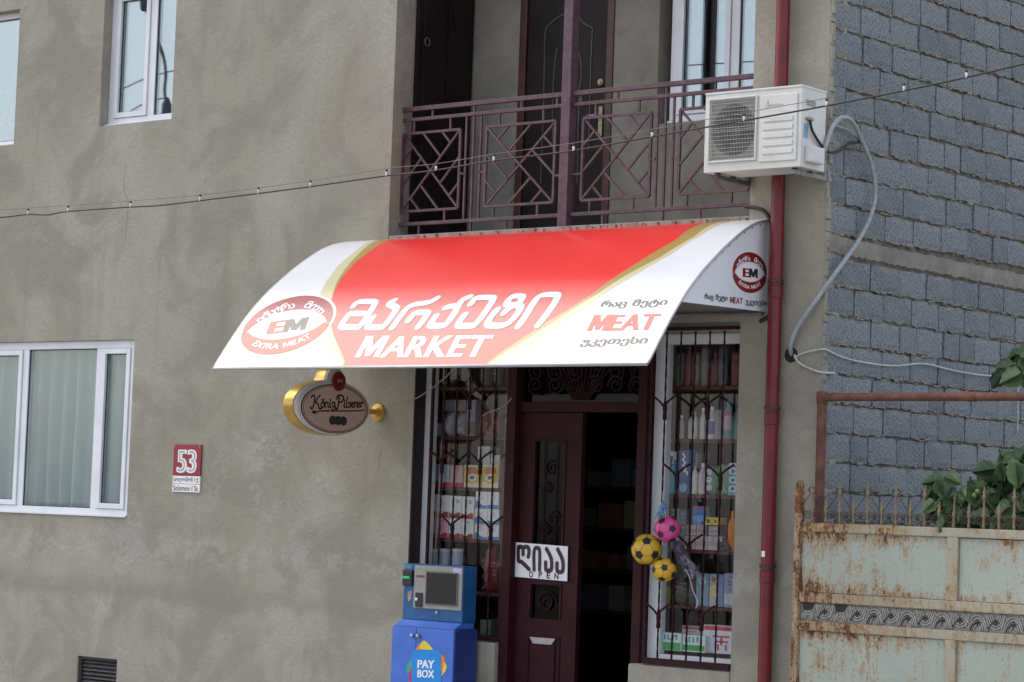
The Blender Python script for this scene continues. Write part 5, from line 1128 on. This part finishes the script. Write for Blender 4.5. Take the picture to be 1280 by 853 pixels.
goods('box', (880, 646.5, 888.5, 656.5), (.55, .48, .12), 'left small yellow box on top of the carton pile', 'box', 'carton', None, {'ovals': [(.5, .5, .25, .25, (.12, .1, .05))]}, dy=.012, depth=.1); goods('box', (889, 647, 897.5, 657), (.58, .50, .12), 'right small yellow box on top of the carton pile', 'box', 'carton', None, {'ovals': [(.5, .5, .2, .2, (.3, .12, .03))]}, dy=.012, depth=.1)
goods('bottle', (908, 639, 917, 686), (.62, .17, .02), 'bright orange bottle near the right end of the fourth shelf', 'bottle', 'plastic_bottle', SZ[3], {'cap': (.6, .16, .02)}); goods('box', (918, 643, 924, 686), (.14, .18, .34), 'narrow blue carton at the right end of fourth shelf', 'box', 'carton', SZ[3], {'band': (.4, .7, (.4, .4, .44))})
m = MB(); q = gx(906, 684)
for i in range(9): m.lathe([(.001, -.018), (.014, -.012), (.018, 0), (.014, .012), (.001, .018)], (q[0]-.04+.021*(i % 5), GY-.012+.01*(i % 2), SZ[3]+.019+.03*(i//5)), 8)
tag(m.build('bead_toy', gmat((.09, .10, .10)), smooth=True), 'dark heap of beads in front of the orange bottle', 'toy')
goods('box', (870, 717, 886, 756), (.13, .22, .30), 'teal blue carton on the fifth right-window shelf', 'box', 'carton', SZ[4], {'ovals': [(.5, .78, .32, .13, (.3, .4, .44)), (.5, .78, .16, .07, (.1, .18, .26))], 'marks': [(.3, .1, .38, .5), (.6, .1, .68, .5)], 'mark_col': (.2, .3, .36)})
goods('box', (887, 718, 897, 756), (.34, .36, .36), 'grey carton with a yellow label on the fifth right-window shelf', 'box', 'carton', SZ[4], {'band': (.3, .65, (.45, .42, .22)), 'ovals': [(.5, .85, .3, .08, (.35, .1, .12))]}); goods('box', (898, 718, 904, 756), (.12, .17, .32), 'narrow royal blue carton on the fifth right-window shelf', 'box', 'carton', SZ[4]); goods('box', (905, 717, 922, 756), (.20, .24, .34), 'slate carton at the right end of the fifth right-window shelf', 'box', 'carton', SZ[4], {'band': (.1, .4, (.38, .38, .42))})
goods('bag', (816, 734, 830, 757), (.28, .25, .05), 'olive yellow bag on fifth shelf under the small ball', 'bag', 'crisp_bag', SZ[4]); goods('bag', (838, 727, 866, 757), (.05, .055, .05), 'large black green bag on the fifth right-window shelf', 'bag', 'detergent_bag', SZ[4])
goods('box', (839, 791, 863, 822), (.52, .58, .57), 'white and green detergent carton low in the right window', 'box', 'carton', .60, {'band': (.04, .46, (.03, .30, .08)), 'marks': [(.12, .62, .2, .9), (.28, .62, .36, .9), (.28, .62, .46, .68), (.55, .62, .63, .9), (.55, .82, .8, .9), (.72, .62, .8, .9)], 'mark_col': (.05, .24, .32)}, dy=-.12, depth=.1)
goods('box', (864, 794, 892, 823), (.50, .57, .56), 'tilted-print white and green detergent carton beside its twin', 'box', 'carton', .60, {'band': (.08, .42, (.025, .26, .07)), 'marks': [(.1, .55, .18, .9), (.26, .55, .33, .9), (.44, .55, .52, .9), (.62, .6, .7, .92), (.78, .6, .86, .92)], 'mark_col': (.04, .26, .24)}, dy=-.11, depth=.1)
goods('box', (852, 783, 884, 823), (.42, .38, .38), 'grey carton with red figures behind the detergent cartons', 'box', 'carton', .60, {'band': (.86, .97, (.36, .04, .05))}, dy=-.0, depth=.1)
goods('box', (885, 782, 924, 826), (.48, .50, .56), 'big white carton with red lettering at the window corner', 'box', 'carton', .60, {'band': (.82, .97, (.42, .03, .04)), 'marks': [(.30, .58, .85, .64), (.55, .30, .61, .58), (.42, .40, .80, .46), (.45, .12, .51, .34), (.70, .12, .76, .34)], 'mark_col': (.42, .03, .05)}, dy=-.06, depth=.1)
goods('bag', (812, 806, 834, 818), (.34, .38, .40), 'pale soft bag lying low at the left of the right window', 'bag', 'detergent_bag', .60, dy=-.1, depth=.1)
# --- dim goods seen through the open door
ds = thing('back_shelf', 'dim shelf at the back of the shop seen through the open door', 'shelf', (-3.0, 2.4, .2))
for z in (.75, 1.1, 1.45, 1.8): MB().box(-4.4, -2.2, 2.3, 2.6, z-.03, z).build('shelf', pm('back_shelf_wood', (.06, .045, .035), .8, .2, 5), ds)
for x in (-4.42, -2.2): MB().box(x, x+.02, 2.3, 2.6, .17, 2.2).build('side_panel', pm('back_shelf_wood', (.06, .045, .035), .8, .2, 5), ds)
random.seed(4); k_ = 0
ORDN = ('lowest', 'second lowest', 'second highest', 'highest'); CN = {(.20, .20, .20): 'grey', (.12, .12, .14): 'charcoal', (.24, .10, .08): 'red brown', (.26, .24, .14): 'khaki', (.14, .18, .22): 'slate blue'}
ORDI = ('first', 'second', 'third', 'fourth', 'fifth', 'sixth', 'seventh', 'eighth', 'ninth', 'tenth', 'eleventh')
for zi, z in enumerate((.75, 1.1, 1.45, 1.8)):
    x = -4.3; k_ = 0
    while x < -2.4:
        w = random.uniform(.10, .26); h = random.uniform(.12, .24); col = random.choice([(.20, .20, .20), (.12, .12, .14), (.24, .10, .08), (.26, .24, .14), (.14, .18, .22)])
        o = MB().box(x, x+w, 2.32, 2.5, z+.001, z+h).build('carton', gmat(col), None, bevel=.004); tag(o, 'dim %s carton, %s from the left on the %s back shelf inside' % (CN[col], ORDI[k_], ORDN[zi]), 'box', 'dim cartons at the back of the shop'); k_ += 1; x += w+random.uniform(.02, .16)

# ================================================================ GATE
GYY = -.2
gt = thing('metal_gate', 'pale green rusty metal gate with spiked top at the right edge', 'gate', (.9, GYY, PAVE_Z))
GP = rust_mat('gate_panel_paint', (.43, .475, .41), .34, (1.805, 1.385, 1.14, .14), .045); GF = rust_mat('gate_frame_paint', (.42, .40, .31), .75, (), .075); GSP = rust_mat('gate_spike_paint', (.22, .20, .14), .9); GSC = pm('scroll_rust_iron', (.075, .055, .045), .8, .4, 30)
GX1 = 2.6
MB().box(-.052, -.004, GYY-.03, GYY+.03, PAVE_Z+.02, 1.80).build('gate_post', GF, gt, bevel=.005); MB().lathe([(.028, .0), (.03, .02), (.018, .045), (.0, .05)], (-.028, GYY, 1.80), 10).build('post_cap', GF, gt, smooth=True)
for i, (z0, z1) in enumerate(((1.503, 1.563), (1.026, 1.090), (.837, .899), (-.22, -.16))): MB().box(-.003, GX1, GYY-.025, GYY+.02, z0, z1).build('rail', GF, gt, bevel=.006)
for a, b in ((1.117, 1.199),):
    for z0, z1 in ((1.0905, 1.5025), (-.1595, .8365)): MB().box(a, b, GYY-.023, GYY+.018, z0, z1).build('stile', GF, gt, bevel=.005)
for a, b in ((-.002, 1.1165), (1.1995, GX1)):
    for z0, z1 in ((1.0905, 1.5025), (-.1595, .8365)):
        MB().box(a+.005, b-.005, GYY-.002, GYY+.004, z0+.004, z1-.005).build('panel', GP, gt)
# cast ornament strip: wave of concentric arcs round small crosses
ORN = pm('cast_grey_metal', (.40, .385, .35), .6, .25, 30, .4, 90); OSHADE = pm('ornament_painted_shade', (.03, .028, .03), .8, .3, 20)
MB().box(.0, GX1, GYY+.006, GYY+.012, .9005, 1.0245).build('ornament_back', pm('ornament_plate', (.27, .26, .235), .8, .3, 20), gt)
def ornament(up, broken):
    """cast tile: rings fanning out from one edge, its cross opening is a dark shape laid over"""
    m = MB(); s = 1 if up else -1
    for r_ in (.026, .040, .054, .068):
        a0, a1 = (0, 180)
        if broken and r_ > .05: a0, a1 = 200, 340
        pts = [(min(.064, max(-.064, r_*math.cos(math.radians(a0+(a1-a0)*k/12)))), 0, s*(-.056+1.45*r_*abs(math.sin(math.radians(a0+(a1-a0)*k/12))))) for k in range(13)]
        if not (broken and r_ > .05): m.tube(pts, .0052, 5)
    m.tube([(-.062, 0, s*.055), (-.045, 0, s*.030), (-.052, 0, s*.0)], .0048, 5); m.tube([(.062, 0, s*.055), (.045, 0, s*.030), (.052, 0, s*.0)], .0048, 5)
    return m.mesh('ornament', mat=ORN, smooth=True)
crs = MB().box(-.021, 0.021, -.0012, .001, -.0055, .0055).box(-.0055, .0055, -.0026, -.0014, -.022, .022); crs.tube([(-.055, 0, -.045), (-.035, 0, -.018), (-.02, 0, -.004)], .004, 4)
crs = crs.mesh('cross_shade', mat=OSHADE); hole = MB().prism([(-.045, .052), (.05, .052), (.025, .012), (-.02, -.002), (-.04, .02)], -.002, .002).mesh('gap_shade', mat=OSHADE)  # dark shapes laid over the plate, shade of the openings as colour
OM = [ornament(True, False), ornament(False, False), ornament(True, True)]
ox = .062; i = 0
while ox < GX1:
    br = i in (0, 2); place('ornament', OM[2] if br else OM[i % 2], (ox, GYY, .963), gt); s_ = 1 if i % 2 == 0 else -1
    place('cross_shade', crs, (ox+.004, GYY-.008, .963-s_*.004), gt) if not br else place('gap_shade', hole, (ox, GYY-.0065, .970), gt)
    ox += .128; i += 1
# spikes: tall and short by turns, with scrolls and thin stays
def spike(h):
    m = MB(); m.lathe([(.010, 0), (.010, .02), (.008, .03), (.008, .07), (.0135, .08), (.0135, .095), (.008, .105), (.008, h-.085), (.0145, h-.078), (.0145, h-.06), (.009, h-.055), (.010, h-.035), (.003, h-.004), (.001, h)], (0, 0, 0), 8)
    return m.mesh('spike', mat=GSP, smooth=True)
ST, SS_ = spike(.275), spike(.17)
scm = MB(); pts = []
for k in range(22): t_ = k/21; a = -.6+t_*3.2*math.pi; rr = .034*(1-.72*t_); pts.append((rr*math.cos(a)+.034, 0, .052+rr*math.sin(a)))
scm = scm.tube(pts, .0034, 5).mesh('scroll', mat=GSC, smooth=True)
nk = MB()
for s in (-1, 1): nk.tube([(s*(.012+.018*math.sin(a)), 0, .205+.017*(1-math.cos(a))) for a in [k*.5 for k in range(9)]], .0045, 5)
nk = nk.mesh('neck_curl', mat=GSC, smooth=True)
x = .071; i = 0
while x < GX1:
    place('spike', ST, (x, GYY, 1.563), gt); place('neck_curl', nk, (x, GYY, 1.563), gt)
    place('spike', SS_, (x+.109, GYY, 1.563), gt)
    for s in (-1, 1):
        place('scroll', scm, (x, GYY, 1.563), gt, (0, 0, 0 if s > 0 else math.pi)); place('scroll', scm, (x+.109, GYY, 1.563), gt, (0, 0, 0 if s > 0 else math.pi))
    MB().tube([(x+.012, GYY-.004, 1.563+.20), (x+.098, GYY-.004, 1.563+.09)], .003, 5).build('stay', GSC, gt); MB().tube([(x-.012, GYY-.004, 1.563+.20), (x-.098, GYY-.004, 1.563+.09)], .003, 5).build('stay', GSC, gt)
    x += .2165; i += 1

# ================================================================ RUSTY PIPE FRAME
pf = thing('pipe_frame', 'rust brown pipe frame above the gate in front of the block wall', 'pipe frame', (.02, -.02, PAVE_Z))
RP = pm('rusty_pipe', (.155, .062, .042), .75, .3, 14, .5, 120, dirt=.3)
MB().tube([(.022, -.03, PAVE_Z+.01), (.022, -.03, 2.41)], .034, 14).build('upright_pipe', RP, pf, smooth='auto'); MB().lathe([(.0, -.045), (.038, -.04), (.042, 0), (.038, .035), (.0, .045)], (.022, -.03, 2.428), 14).build('elbow', RP, pf, smooth=True)
MB().tube([(.05, -.03, 2.428), (3.4, -.03, 2.434)], .029, 14).build('cross_pipe', RP, pf, smooth='auto')
xj = P(1215, 495, y=-.03).x; MB().tube([(xj-.03, -.03, 2.430), (xj+.03, -.03, 2.430)], .033, 14).build('coupling', RP, pf, smooth='auto'); MB().tube([(3.4, -.03, PAVE_Z+.01), (3.4, -.03, 2.45)], .034, 14).build('upright_pipe', RP, pf, smooth='auto')

# ================================================================ LEAFY PLANT behind the gate
random.seed(31)
vp = thing('climbing_plant', 'leafy dark green plant with two small green fruits behind the gate', 'plant', (1.35, .45, PAVE_Z))
def leaf_mat(name, a, b):
    t = NT(name); t.setp(Roughness=.5, Specular_IOR_Level=.4); r = t.rnd(); c = t.mix(r, a, b); c = t.mix(t.ramp(t.noise(18, 4), .4, .7, 0, .4), c, tuple(v*1.6 for v in b)); t.color(c); t.bump(t.noise(60, 3), .3, .004); return t.m
LF = leaf_mat('leaf_green', (.022, .050, .025), (.085, .15, .06))
def leaf(seed, L=.18):
    rnd = random.Random(seed); prof_ = [(0, 0), (.16, .02), (.38, .10), (.36, .26), (.47, .42), (.34, .50), (.34, .70), (.19, .82), (.0, 1.0)]
    prof_ = [(x*rnd.uniform(.85, 1.12), z*rnd.uniform(.94, 1.05)) for x, z in prof_]; prof_[0] = (0, 0); prof_[-1] = (0, 1.0)
    V = [(0, 0, 0)]; F = []; mids = [(0, -.0, z) for z in (.12, .3, .45, .65)]
    R = [(x, 0.10*x*x*3+.06*z*z, z) for x, z in prof_]; Lf = [(-x, y, z) for x, y, z in R]
    V = [tuple(v*L for v in p) for p in [(0, .06*z*z-.01, z) for z in (0, .2, .45, .7, 1.0)]+R[1:-1]+Lf[1:-1]]
    c = [0, 1, 2, 3, 4]; r_ = list(range(5, 12)); l_ = list(range(12, 19))
    for side in (r_, l_): F += [(c[0], side[0], c[1]), (c[1], side[0], side[1]), (c[1], side[1], side[2]), (c[1], side[2], c[2]), (c[2], side[2], side[3]), (c[2], side[3], side[4]), (c[2], side[4], c[3]), (c[3], side[4], side[5]), (c[3], side[5], side[6]), (c[3], side[6], c[4])]
    return MB().add(V, F).mesh('leaf', mat=LF, recalc=False, smooth=True)
LV = [leaf(s) for s in range(6)]
stems = [[(1.35, .45, PAVE_Z), (1.25, .42, .8), (1.12, .40, 1.4), (1.05, .35, 1.62), (.90, .30, 1.74)], [(1.45, .5, PAVE_Z), (1.46, .45, 1.0), (1.47, .4, 1.7), (1.48, .38, 2.05), (1.45, .36, 2.4), (1.36, .36, 2.7)], [(1.5, .6, PAVE_Z), (1.6, .5, 1.2), (1.62, .45, 1.8), (1.55, .4, 2.2)], [(1.3, .55, .9), (1.15, .5, 1.5), (1.18, .5, 1.95), (1.10, .5, 2.1)]]
SM = pm('plant_stem', (.07, .075, .035), .8, .3, 20)
for s in stems: MB().tube(smooth_line(s, 4), .011, 6).build('stem', SM, vp, smooth=True)
def put_leaf(p, sc=1, yaw=None):
    o = place('leaf', random.choice(LV), p, vp, (random.uniform(-.75, .55), math.pi+random.uniform(-1.5, 1.5), random.uniform(-.5, 1.3))); o.scale = (sc,)*3
for s in stems:
    L_ = smooth_line(s, 8)
    for p in L_:
        if p.z < 1.25 or 2.05 < p.z < 2.5: continue
        for _ in range(3 if p.z < 2.3 else 2): put_leaf(p+Vector((random.uniform(-.09, .12), random.uniform(-.12, .10), random.uniform(-.10, .06))), random.uniform(.65, 1.15))
n_ = 0
while n_ < 150:
    a, b = random.uniform(1178, 1300), random.uniform(548, 655)
    if b < 556+(1280-a)*.72: continue
    put_leaf(P(a, b, y=random.uniform(-.02, .75)), random.uniform(.5, 1.0)); n_ += 1
for a, b in ((1165, 612), (1172, 600), (1180, 596), (1190, 604), (1168, 626), (1180, 622), (1192, 630), (1176, 640), (1186, 645), (1200, 612), (1205, 640)): put_leaf(P(a, b, y=random.uniform(-.27, -.12)), random.uniform(.55, .8))
for a, b in ((1172, 612), (1178, 636), (1186, 648), (1166, 632), (1195, 618), (1180, 600)): put_leaf(P(a, b, y=.25), random.uniform(.7, 1.05))
for a, b in ((1258, 462), (1268, 456), (1274, 446)): put_leaf(P(a, b, y=.34), .95)
for a, b in ((1222, 615), (1218, 620)):
    q = P(a, b, y=.02); MB().lathe([(.001, -.018), (.012, -.014), (.018, 0), (.014, .014), (.001, .020)], tuple(q), 10).build('fruit', pm('green_fruit', (.20, .30, .07), .4, .1, 20), vp, smooth=True)
    MB().tube([q+Vector((0, 0, .018)), q+Vector((.01, .15, .08))], .004, 5).build('fruit_stalk', SM, vp)

# ================================================================ STREET LAMP across the road (the photograph shows it mirrored in the upper window)
YP = -13.0; mir = lambda px, py, pl=.125: (lambda p: Vector((p.x, YP, p.z)))(at(px, py, y=2*pl-YP))
a = mir(206, 130); sl_ = thing('street_lamp', 'curved-arm street lamp on a pole, mirrored in the upper left window', 'street lamp', (a.x, YP, ROAD_Z))
PG = pm('lamp_pole_grey', (.10, .105, .11), .6, .2, 4)
MB().tube([(a.x, YP, ROAD_Z), (a.x, YP, a.z)], [.06, .04], 12).build('pole', PG, sl_, smooth='auto')
MB().tube(smooth_line([mir(207, 130), mir(205.5, 112), mir(207, 95), mir(205, 75), mir(199, 55), mir(193, 40), mir(186, 20), mir(180, 8)], 4), .028, 8).build('arm', PG, sl_, smooth=True)
MB().lathe([(.01, -.16), (.06, -.13), (.075, -.03), (.06, .08), (.01, .13)], tuple(mir(180, 3)), 12).build('lamp_head', PG, sl_, smooth=True)
b = mir(208, 137); MB().lathe([(.07, -.22), (.085, -.15), (.085, .08), (.03, .2)], tuple(b), 12).build('transformer', PG, sl_, smooth='auto')
WG = pm('line_wire_grey', (.06, .06, .065), .6, .1, 9)
for L_ in ([(60, 150), (120, 127), (152, 112), (180, 99), (215, 89), (300, 70)], [(60, 200), (120, 165), (155, 145), (177, 131), (207, 122)]):
    MB().tube(smooth_line([mir(*p) for p in L_], 4), .010, 6).build('line_wire', WG, sl_, smooth=True)
MB().tube([mir(700, 100, 1.06), mir(850, 82.5, 1.06), mir(945, 77, 1.06), mir(1100, 66, 1.06)], .010, 6).build('line_wire', WG, sl_, smooth=True)
